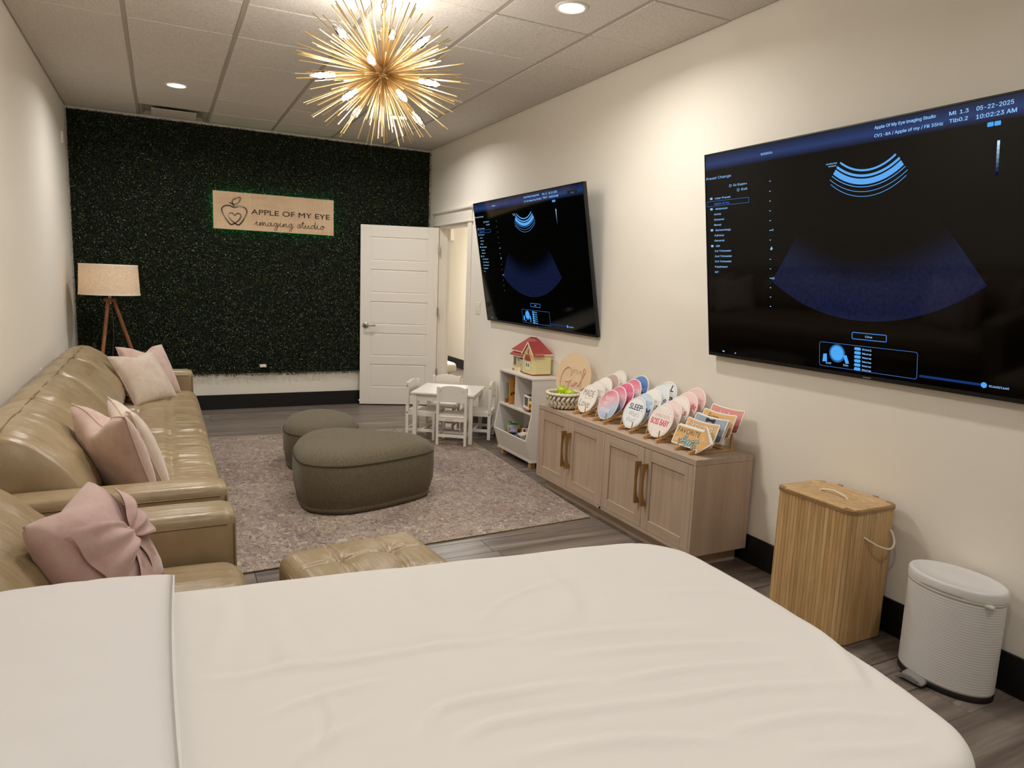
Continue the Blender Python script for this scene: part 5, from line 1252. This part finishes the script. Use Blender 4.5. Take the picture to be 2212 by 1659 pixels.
plaque(2, 4, 'round patterned plaque with black letters and dark ring, rearmost of the blue lettered rack', M('plaque_herring', 'EEEFEC', .5, var=('D9DDE0', (150, 150, 60), 2, .5, .6)), 'F0EEEA', '3E4656', [([line('L', .044, .040, .040, .026, off=.02), line('B', .062, -.034, .042, .034, off=.02)], '1E2747')])
pkd = M('plaque_pink_dots', 'F4EBE4', .5, var=('E3D5CC', (95, 95, 95), 1, .57, .62)); pkd2 = M('plaque_pink_flecks', 'F3DEDA', .5, var=('EBCBC8', (110, 110, 110), 1, .55, .62)); pkd3 = M('plaque_rose_weave', 'F0CFCB', .5, var=('E5B9B8', (160, 160, 160), 1, .5, .58))
plaque(3, 0, 'round white plaque reading COMING SOON BOSS BABY, at the front of its rack', pkd, 'F2EAE2', 'C9AE8E', [([line('COMING SOON:', .002, .018, .020, .132, off=-.008)], 'E08A92'), ([line('BOSS BABY', .0, -.026, .036, .154, off=.012)], 'D8405A')])
plaque(3, 1, 'round pink flecked plaque directly behind COMING SOON BOSS BABY', pkd2, 'F2EAE2', 'D6B89C', [([line('vh', .066, .010, .022, .030, off=-.010)], 'E0868E')])
plaque(3, 2, 'round cream plaque with a red letter s, in the middle of the pale pink rack', 'F4ECE2', 'F4ECE2', 'D6B89C', [([line('s', .070, -.006, .034, .022, off=.014)], 'D8405A')])
plaque(3, 3, 'round pink plaque ending in the red letters dle, second from the back of its rack', 'F1D3CF', 'F2E4DE', None, [([line('Cradle', .036, .004, .034, .104, off=.012)], 'D23450')])
plaque(3, 4, 'round woven pink plaque reading ORE, rearmost of the pale pink rack', pkd3, 'F2E4DE', 'E8C8C0', [([line('ORE', .060, .022, .016, .042, off=-.01), line('7', .062, -.012, .022, .014, off=-.006)], 'E0868E')])

# cards in the rightmost rack
def card(i, label, pts, face, texts=(), marks=None, dx=0, dy=0, dz=0):
    x = 2.476+i*STEP[0]+dy; z = .6245+i*STEP[1]+dz
    t = thing('announcement_card', label, 'card', (x, RK[4]-dx, z), -PI/2, 'announcement cards in the rightmost rack', rx=-TI)
    c = (sum(p[0] for p in pts)/len(pts), sum(p[1] for p in pts)/len(pts))
    obj('board', prism(BM(), pts, .0045, 'xz', 0), ink('F0EBE4'), t)
    ins = []; n = len(pts)
    for j in range(n):
        a, b, d = np.array(pts[j-1]), np.array(pts[j]), np.array(pts[(j+1) % n]); e1 = (b-a)/(np.linalg.norm(b-a)+1e-9); e2 = (d-b)/(np.linalg.norm(d-b)+1e-9)
        nn = np.array((-(e1+e2)[1], (e1+e2)[0])); nn /= np.linalg.norm(nn)+1e-9; k = .0065/max(.5, abs(np.dot(nn, np.array((-e1[1], e1[0]))))); ins.append(tuple(b+nn*k))
    if face: flat_obj('printed_face', poly(BM(), ins), face if not isinstance(face, str) else ink(face), t, -.0002)
    for n_, (items, col) in enumerate(texts): tag(flat_obj('lettering', text_geo([(s, xx, zz, h, al, w, off) for (s, xx, zz, h, al, w, off) in items]), ink(col), t, -.0005-.0002*n_), kind='stuff')
    if marks: marks(t)
    return t
def arc_card(w, h, sag, r=.012):
    """rounded card whose long sides dip in the middle, counter-clockwise"""
    o = rrect(-w/2, w/2, 0, h, r, 4); q = []
    for i, p in enumerate(o):
        q.append(p); n_ = o[(i+1) % len(o)]
        if abs(n_[0]-p[0]) > w*.5:
            for k in range(1, 9): q.append((p[0]+(n_[0]-p[0])*k/9, p[1]))
    return [(x, z-sag*(1-(2*x/w)**2)) for x, z in q]
ar = [(-.13, .115), (-.13, .005), (.073, .005), (.073, -.016), (.162, .058), (.073, .140), (.073, .115)]
def rnd_poly(pts, r=.005):
    out = []; n = len(pts)
    for i in range(n):
        a, b, c = [np.array(p, float) for p in (pts[i-1], pts[i], pts[(i+1) % n])]; u, v = (a-b)/np.linalg.norm(a-b), (c-b)/np.linalg.norm(c-b)
        out += [tuple(b+u*r), tuple(b+(u+v)*r*.3), tuple(b+v*r)]
    return out
arp = rnd_poly(ar)
def swirls(t):
    bm = BM()
    ribbon(bm, catmull([(-.118, .036), (-.108, .026), (-.096, .030), (-.098, .042), (-.108, .040)], 5), .0018, .0001); ribbon(bm, catmull([(-.108, .030), (-.09, .042), (-.07, .050)], 5), .0018, .0001)
    ribbon(bm, catmull([(.030, .082), (.055, .060), (.085, .058), (.095, .072), (.086, .082), (.080, .074)], 5), .0018, .0001); obj('swirl_print', bm, ink('F6EAD6'), t, loc=(0, -.0004, 0))
def aunt(t):
    st = {'A': [[(0, 0), (.55, 1.35), (.75, 0)], [(-.35, .35), (.3, .45), (1.0, .5)]], 'u': [[(.75, .7), (.8, .1), (1.05, 0), (1.35, .7), (1.35, .1), (1.5, 0)]], 'n': [[(1.6, .7), (1.62, 0), (1.85, .65), (2.1, .65), (2.1, .1), (2.3, 0)]], 't': [[(2.6, 1.15), (2.5, .1), (2.7, 0), (2.95, .15)], [(2.2, .75), (3.0, .85)]]}
    for w_, col, y_ in ((.0115, '1E1A1A', -.0004), (.0055, 'A9D8E2', -.0008)):
        bm = BM()
        for l in [s for v in st.values() for s in v]: ribbon(bm, catmull([(-.068+p[0]*.044+p[1]*.012, .014+p[1]*.043) for p in l], 5), w_, .0001)
        tag(obj('script_lettering', bm, ink(col), t, loc=(0, y_, 0)), kind='stuff')
    swirls(t)
card(0, 'tan arrow shaped card reading FAVORITE Aunt, at the front of the rightmost rack', arp, 'D9AE72', [([('FAVORITE', -.026, .073, .028, 'c', .172, -.004)], '2A221C')], aunt)
card(0, 'blank white arrow shaped card directly behind FAVORITE Aunt', arp, None, dy=.0075, dx=.004, dz=.003)
def conf(t, seed, w, h, col='F6EDE2', n=70):
    r = random.Random(seed); bm = BM()
    for _ in range(n):
        x = r.choice((-1, 1))*(w/2-.012-abs(r.gauss(0, .028))); z = r.uniform(.012, h-.014)
        if abs(x) < w/2-.010: poly(bm, ell(x, z-.008*(1-(2*x/w)**2), r.uniform(.0009, .0019), n=6))
    tag(flat_obj('confetti_print', bm, ink(col), t, -.0004), kind='stuff')
cw, chh = .25, .135; cp = arc_card(cw, chh, .010)
def bunting(t):
    conf(t, 1, cw, chh)
    for n_, col in ((0, '8FA6C4'), (1, 'E2A593')):
        bm = BM()
        for k in range(9):
            x = -.085+k*.0215
            if k % 2 == n_: z = chh-.018-.010*(1-(2*x/cw)**2)-.004*abs(math.sin(k*1.57)); poly(bm, [(x-.007, z), (x, z-.014), (x+.007, z)])
        tag(flat_obj('bunting_print', bm, ink(col), t, -.0005), kind='stuff')
def shadowed(s, x, z, h, w, c1, c2, t):
    tag(flat_obj('lettering_shadow', text_geo([(s, x-.0025, z-.002, h, 'c', w, .004)]), ink(c2), t, -.0006), kind='stuff'); tag(flat_obj('lettering', text_geo([(s, x, z, h, 'c', w, .0)]), ink(c1), t, -.0009), kind='stuff')
tan = ombre('card_tan', ['C08A58', 'DDB27A', 'DDB27A'], R_(90), .5)
card(1, 'tan card reading WELCOME under a row of small flags, second in the rightmost rack', cp, tan, (), lambda t: (bunting(t), shadowed('WELCOME', .0, .062, .042, .175, 'F6EEE2', '3A2A20', t)))
def bowtie(t):
    conf(t, 2, cw, chh); bm = BM(); z = chh-.0300
    for s in (-1, 1): poly(bm, [(s*.004, z+.006)] + [(s*(.030+.006*math.sin(a)), z+.0135*math.cos(a)) for a in np.linspace(.1, PI-.1, 7)] + [(s*.004, z-.006)])
    poly(bm, [(-.006, z-.007), (.006, z-.007), (.006, z+.007), (-.006, z+.007)]); tag(flat_obj('bow_tie_print', bm, ink('241E20'), t, -.0005), kind='stuff')
    bm = BM(); ribbon(bm, catmull([(.075, .03), (.088, .060), (.082, .095)], 5), .005, .0001); ribbon(bm, catmull([(.06, .035), (.075, .028), (.086, .04)], 5), .006, .0001); obj('script_print', bm, ink('1E1A1E'), t, loc=(0, -.0005, 0))
card(2, 'grey blue card with a black bow tie, in the middle of the rightmost rack', cp, ombre('card_grey', ['4A5160', '9AA6B4', '9AA6B4'], R_(90), .5), (), bowtie)
card(2, 'blank white card directly behind the bow tie card', arc_card(cw, chh-.002, .010), None, dy=.010, dx=.003, dz=.001)
card(3, 'orange tan card with black letters Ext, second from the back of the rightmost rack', cp, ombre('card_amber', ['A86A30', 'DDB072', 'DDB072'], R_(90), .5), [([('Extra', -.035, .078, .034, 'c', .080, -.002)], '241C16')], lambda t: conf(t, 4, cw, chh))
card(4, "pink card reading It's A, rearmost in the rightmost rack", arc_card(cw, chh, .008), ombre('card_pink', ['8E3E3E', 'D98E88', 'E2A098'], R_(90), .5), (), lambda t: (conf(t, 5, cw, chh), shadowed("It's A", -.010, .074, .032, .082, 'F6EAE4', '3A2A28', t)))

# large oval plaque and rope basket with apples
def girl():
    t = thing('large_oval_plaque', "large blush oval plaque reading IT'S A Girl, behind the basket", 'plaque', (2.662, 4.325, CHH), -PI/2+R_(16), rx=-R_(8))
    rx_, rz_ = .170, .184; z = rz_
    obj('board', prism(BM(), ell(0, z, rx_, rz_, 64), .006, 'xz', 0), ink('EDD3AF'), t)
    tag(flat_obj('lettering', text_geo([("IT'S A", .034, z+.032, .027, 'c', .086, -.004)]), ink('A67A52'), t, -.0006), kind='stuff')
    bm = BM(); g = lambda q, n=6: catmull([(x, z+y+.016) for x, y in q], n); rib = []
    G = [(-.020, -.005), (-.018, .030), (-.034, .056), (-.065, .054), (-.102, .018), (-.118, -.045), (-.112, -.105), (-.088, -.135)]
    T_ = [(-.072, -.048), (-.04, -.048), (-.012, -.036)]; J = [(-.030, -.044), (-.036, -.090), (-.045, -.14)]
    I = [(-.012, -.030), (-.014, -.060), (.002, -.078), (.020, -.050), (.024, -.040), (.022, -.075), (.034, -.055), (.048, -.044), (.050, -.068), (.064, -.072)]
    Lq = [(.064, -.072), (.085, -.02), (.112, .035), (.108, .062), (.094, .052), (.088, -.01), (.086, -.070), (.098, -.092), (.118, -.075)]
    for q in (G, T_, J, I, Lq):
        p = g(q); tube(bm, [(a, -.003, b) for a, b in p], .0042, 7)
    obj('script_lettering', bm, M('rose_acrylic', 'E2B8AA', .35), t, smooth=True)
girl()
def basket():
    bx_, by_ = 2.500, 4.135
    t = thing('rope_basket', 'chunky cream rope bowl holding green apples on the cabinet', 'basket', (bx_, by_, CHH))
    K = 1.16; prof = [(r*K, z*1.0) for r, z in [(0, .004), (.066, .004), (.080, .030), (.093, .065), (.102, .105), (.094, .105), (.084, .065), (.070, .032), (.056, .012), (0, .012)]]
    obj('bowl', lathe(BM(), prof, 32), M('basket_core', '9A8C76', .9), t, smooth=True)
    P = lambda z: np.interp(z/1.0, [.004, .03, .065, .105], [.068*K, .082*K, .095*K, .104*K]); s0 = None; n = 22
    for row, (za, zb) in enumerate(((.008, .040), (.028, .064), (.054, .092))):
        for k in range(n):
            a0 = 2*PI*k/n; sg = 1 if row % 2 == 0 else -1; da = sg*2*PI/n*.75
            pts = [((P(za+(zb-za)*f)+.004*math.sin(PI*f)+.002)*math.cos(a0+da*f), (P(za+(zb-za)*f)+.004*math.sin(PI*f)+.002)*math.sin(a0+da*f), za+(zb-za)*f) for f in np.linspace(0, 1, 6)]
            if k == 0: s0 = obj('rope_strand', tube(BM(), pts, [.007, .0095, .0102, .0102, .0095, .007], 7), m_rope, t, smooth=True)
            else: part(s0, t, rot=(0, 0, a0))
    rim = [((.1205+.0015*math.sin(a*26))*math.cos(a), (.1205+.0015*math.sin(a*26))*math.sin(a), 1.0*.106+.002*math.sin(a*26+1)) for a in np.linspace(0, 2*PI, 110, endpoint=False)]
    obj('rim', tube(BM(), rim, .0105, 8, closed=True), m_rope, t, smooth=True)
    ap = M('green_apple', 'B6CC22', .3, var=('9CBA1C', (30, 30, 12), 3, .4, .7), coat=.3)
    prof = [(0, .008), (.008, .002), (.018, .0), (.031, .012), (.038, .034), (.036, .052), (.024, .066), (.010, .067), (.003, .060), (0, .058)]
    for n_, (x, y, z, rx, lab) in enumerate(((-.012, .022, .086, .3, 'green apple on top, in the middle of the rope bowl'), (.012, -.066, .070, -.4, 'green apple at the right of the rope bowl'), (.032, .074, .068, .5, 'green apple at the back left of the rope bowl'), (-.05, -.02, .045, .2, 'green apple low at the front of the rope bowl, mostly hidden'))):
        q = thing('apple', lab, 'apple', (bx_+x, by_+y, CHH+z), 0, 'green apples in the rope bowl', rx=rx)
        obj('flesh', lathe(BM(), prof, 24), ap, q, smooth=True); obj('stem', tube(BM(), [(0, 0, .056), (.002, 0, .068), (.006, 0, .076)], .0015, 5), m_lampwood, q)
basket()

# ------------------------------------------------------------------ bamboo hamper and step bin
def hamper():
    t = thing('bamboo_hamper', 'tall bamboo laundry hamper with rope handles and a hinged lid', 'hamper', (2.632, 2.008, 0), -PI/2)
    w, d, H, r = .202, .142, .585, .045
    per = rrect(-w, w, -d, d, r, 8); L_ = [0]; P = [np.array(p) for p in per]+[np.array(per[0])]
    for a, b in zip(P, P[1:]): L_.append(L_[-1]+np.linalg.norm(b-a))
    tot = L_[-1]; n = 74; sw = tot/n
    def at(s):
        s %= tot; i = max(j for j in range(len(L_)-1) if L_[j] <= s+1e-9); k = (s-L_[i])/(L_[i+1]-L_[i]+1e-12); return P[i]+(P[i+1]-P[i])*k
    obj('liner', prism(BM(), rrect(-w+.008, w-.008, -d+.008, d-.008, r-.008, 8), H-.03, 'xy', .012), M('hamper_liner', '8E7447', .8), t)
    sb = bx(-sw/2+.0004, sw/2-.0004, -.002, .002, .006, H-.008, bev=.0008); s0 = None
    for k in range(n):
        a, b = at(k*sw), at((k+1)*sw); m = (a+b)/2; an = math.atan2(b[1]-a[1], b[0]-a[0]); sc = (np.linalg.norm(b-a)/sw, 1, 1)
        if s0 is None: s0 = obj('bamboo_slat', sb, m_bamboo, t, loc=(m[0], m[1], 0), rot=(0, 0, an)); s0.scale = sc
        else: part(s0, t, loc=(m[0], m[1], 0), rot=(0, 0, an), scale=sc)
    obj('foot_frame', prism(BM(), rrect(-w+.003, w-.003, -d+.003, d-.003, r-.003, 8), .010, 'xy', 0), m_bambootrim, t)
    lid = obj('lid', prism(BM(), rrect(-w-.006, w+.006, -d-.006, d+.006, r+.006, 8), .014, 'xy', H-.008), m_bambootrim, t)
    nl = 12; lw = 2*d/nl; l0 = None
    for k in range(nl):
        y = -d+lw*(k+.5); ins = r-math.sqrt(max(0, r*r-max(0, abs(y)+lw/2-(d-r))**2)) if abs(y)+lw/2 > d-r else 0
        hw = w-.004-ins; g = bx(-hw, hw, -lw/2+.0004, lw/2-.0004, 0, .004, bev=.0008); obj('lid_slat', g, m_bamboo, lid, loc=(0, y, H+.0055))
    tube_ = lambda pts, par, nm: obj(nm, tube(BM(), catmull(pts, 6), .0045, 8), m_rope, par, smooth=True)
    tube_([(-.075, -.012, H+.006), (-.055, -.012, H+.017), (0, -.012, H+.026), (.055, -.012, H+.017), (.075, -.012, H+.006)], lid, 'lid_rope')
    for s in (-1, 1): obj('hinge_clip', bx(s*.09-.012, s*.09+.012, d-.004, d+.009, H-.012, H+.0125, bev=.002), m_lampwood, lid)
    for s in (-1, 1):
        h_ = tube_([(s*(w-.002), -.060, .475), (s*(w+.012), -.050, .466), (s*(w+.034), .0, .437), (s*(w+.044), .055, .425), (s*(w+.030), .095, .445), (s*(w+.010), .103, .478), (s*(w-.002), .105, .487)], t, 'side_rope')
hamper()
def step_bin():
    t = thing('step_bin', 'white oval step bin with ribbed sides beside the bamboo hamper', 'bin', (2.676, 1.478, 0), -PI/2+R_(3))
    sx, sy = .172, .116
    body = [(.93, .022), (.985, .024)]
    for k in range(34):
        z = .030+k*.0100; body += [(.9915, z), (.996, z+.003), (.996, z+.0065), (.9915, z+.0092)]
    body += [(.99, .374), (1.0, .376), (1.0, .380), (.95, .380)]
    obj('body', lathe(BM(), body, 64, sx, sy), m_bin, t, smooth=True, auto=70)
    obj('base_ring', lathe(BM(), [(.985, 0), (1.0, .003), (1.0, .018), (.97, .024)], 64, sx, sy), m_dark, t, smooth=True, auto=40)
    obj('bag_edge', lathe(BM(), [(1.004, .376), (1.008, .380), (1.006, .386), (.97, .388)], 64, sx, sy), M('bin_bag', 'D9D2C6', .35), t, smooth=True)
    obj('lid', lathe(BM(), [(.985, .386), (1.018, .388), (1.022, .396), (1.015, .416), (.985, .424), (.93, .425), (.90, .4225), (.5, .4255), (0, .427)], 64, sx, sy), m_bin, t, smooth=True, auto=60)
    obj('bag_knot', soft_box(BM(), .018, .010, .007, .006, 5, lambda p, q: p+Vector((0, 0, .003*nz(p.x*90, p.y*90)))), M('bin_bag', 'D9D2C6', .35), t, loc=(.148, -.062, .380), smooth=True)
    obj('hinge_cover', bx(-.03, .06, sy-.008, sy+.018, .345, .408, bev=.004), m_dark, t)
    pd = obj('pedal', prism(BM(), [(-.046, .012)]+[(.052*math.cos(a), .012+.020*math.sin(a)) for a in np.linspace(PI, 0, 11)]+[(.046, .012)], .052, 'xz', -sy-.042), m_chrome, t, smooth=True, auto=40)
    obj('pedal_pad', bx(-.036, .036, -sy-.046, -sy-.03, .016, .022, bev=.003), m_dark, pd)
    pd.location = (-.045, 0, .002)
step_bin()

# ------------------------------------------------------------------ small wall fittings, hallway
def switch():
    t = thing('light_switch', 'white double light switch with dimmer on the wall by the doorway', 'switch', (XR, 6.41, 1.19), -PI/2)
    obj('plate', bx(-.058, .058, -.006, 0, -.058, .058, bev=.003), m_white, t)
    d_ = obj('dimmer', bx(-.036, -.010, -.009, -.005, -.034, .034, bev=.002), m_white, t); obj('slider', bx(-.033, -.028, -.013, -.008, .008, .020, bev=.001), m_trim, d_)
    obj('rocker', bx(.010, .038, -.010, -.005, -.033, .033, bev=.003), m_white, t)
switch()
def outlet(label, loc, rz, name='wall_outlet'):
    t = thing(name, label, 'outlet', loc, rz); obj('plate', bx(-.036, .036, -.006, 0, -.057, .057, bev=.003), m_white, t)
    for z in (-.022, .022): obj('socket', soft_box(BM(), .015, .002, .013, .002, 2), m_trim, t, loc=(0, -.007, z))
t = thing('plug_adapter', 'small white plug poking out near the bottom of the hedge', 'plug', (.948, YB-.062, .466), 0)
obj('body', bx(-.033, .033, -.022, .012, -.016, .016, bev=.004), m_white, t); obj('cap', bx(-.012, .012, -.026, -.020, -.009, .009, bev=.002), m_trim, t)
t = thing('wall_sensor', 'thin white sensor box high on the left wall beside the hedge', 'sensor', (XL, 7.52, 2.57), PI/2)
obj('body', bx(-.026, .026, -.018, 0, -.052, .052, bev=.004), m_white, t); obj('lens', bx(-.012, .012, -.021, -.016, .01, .03, bev=.002), m_trim, t)
outlet('white wall outlet on the left wall just above the sofa back', (XL, 5.62, .70), PI/2)
def bench():
    t = thing('hallway_bench', 'cream upholstered bench with gold legs in the hallway beyond the door', 'bench', (3.155, 8.62, 0))
    b = soft_box(BM(), .195, .42, .065, .045, 10); bmesh.ops.translate(b, vec=(0, 0, .345), verts=b.verts[:]); obj('seat', b, M('cream_boucle', 'E6E0D2', .9, bump=((250,)*3, .4, .003, 2)), t, smooth=True)
    for sx in (-1, 1):
        for sy in (-1, 1): obj('leg', tube(BM(), [(sx*.12, sy*.34, .285), (sx*.15, sy*.37, 0)], [.014, .009], 10), m_gold, t, smooth=True, auto=50)
bench()
t = thing('wall_box', 'small cream box high on the hallway wall seen through the doorway', 'box', (HX, 11.16, 2.185), -PI/2)
obj('body', bx(-.09, .09, -.10, 0, -.085, .12, bev=.004), m_white, t); obj('cover', bx(-.085, .085, -.104, -.099, -.08, .115, bev=.002), m_white, t)
t = thing('hallway_fill_light', 'unseen round ceiling light added to brighten the hallway', 'ceiling light', (3.6, 8.9, 2.75))  # added out of view to lift the dark hallway
obj('ring', lathe(BM(), [(.08, 0), (.08, -.006), (.095, -.008), (.1, 0)], 32), m_white, t); obj('diffuser', lathe(BM(), [(0, -.003), (.081, -.003), (.081, .001), (0, .001)], 32), emis('downlight_glow', 'FFF4E4', 9), t)
area(t, 'hallway_fill_lamp', (0, 0, -.012), .16, HALL_W, DOWN_COL, 170)
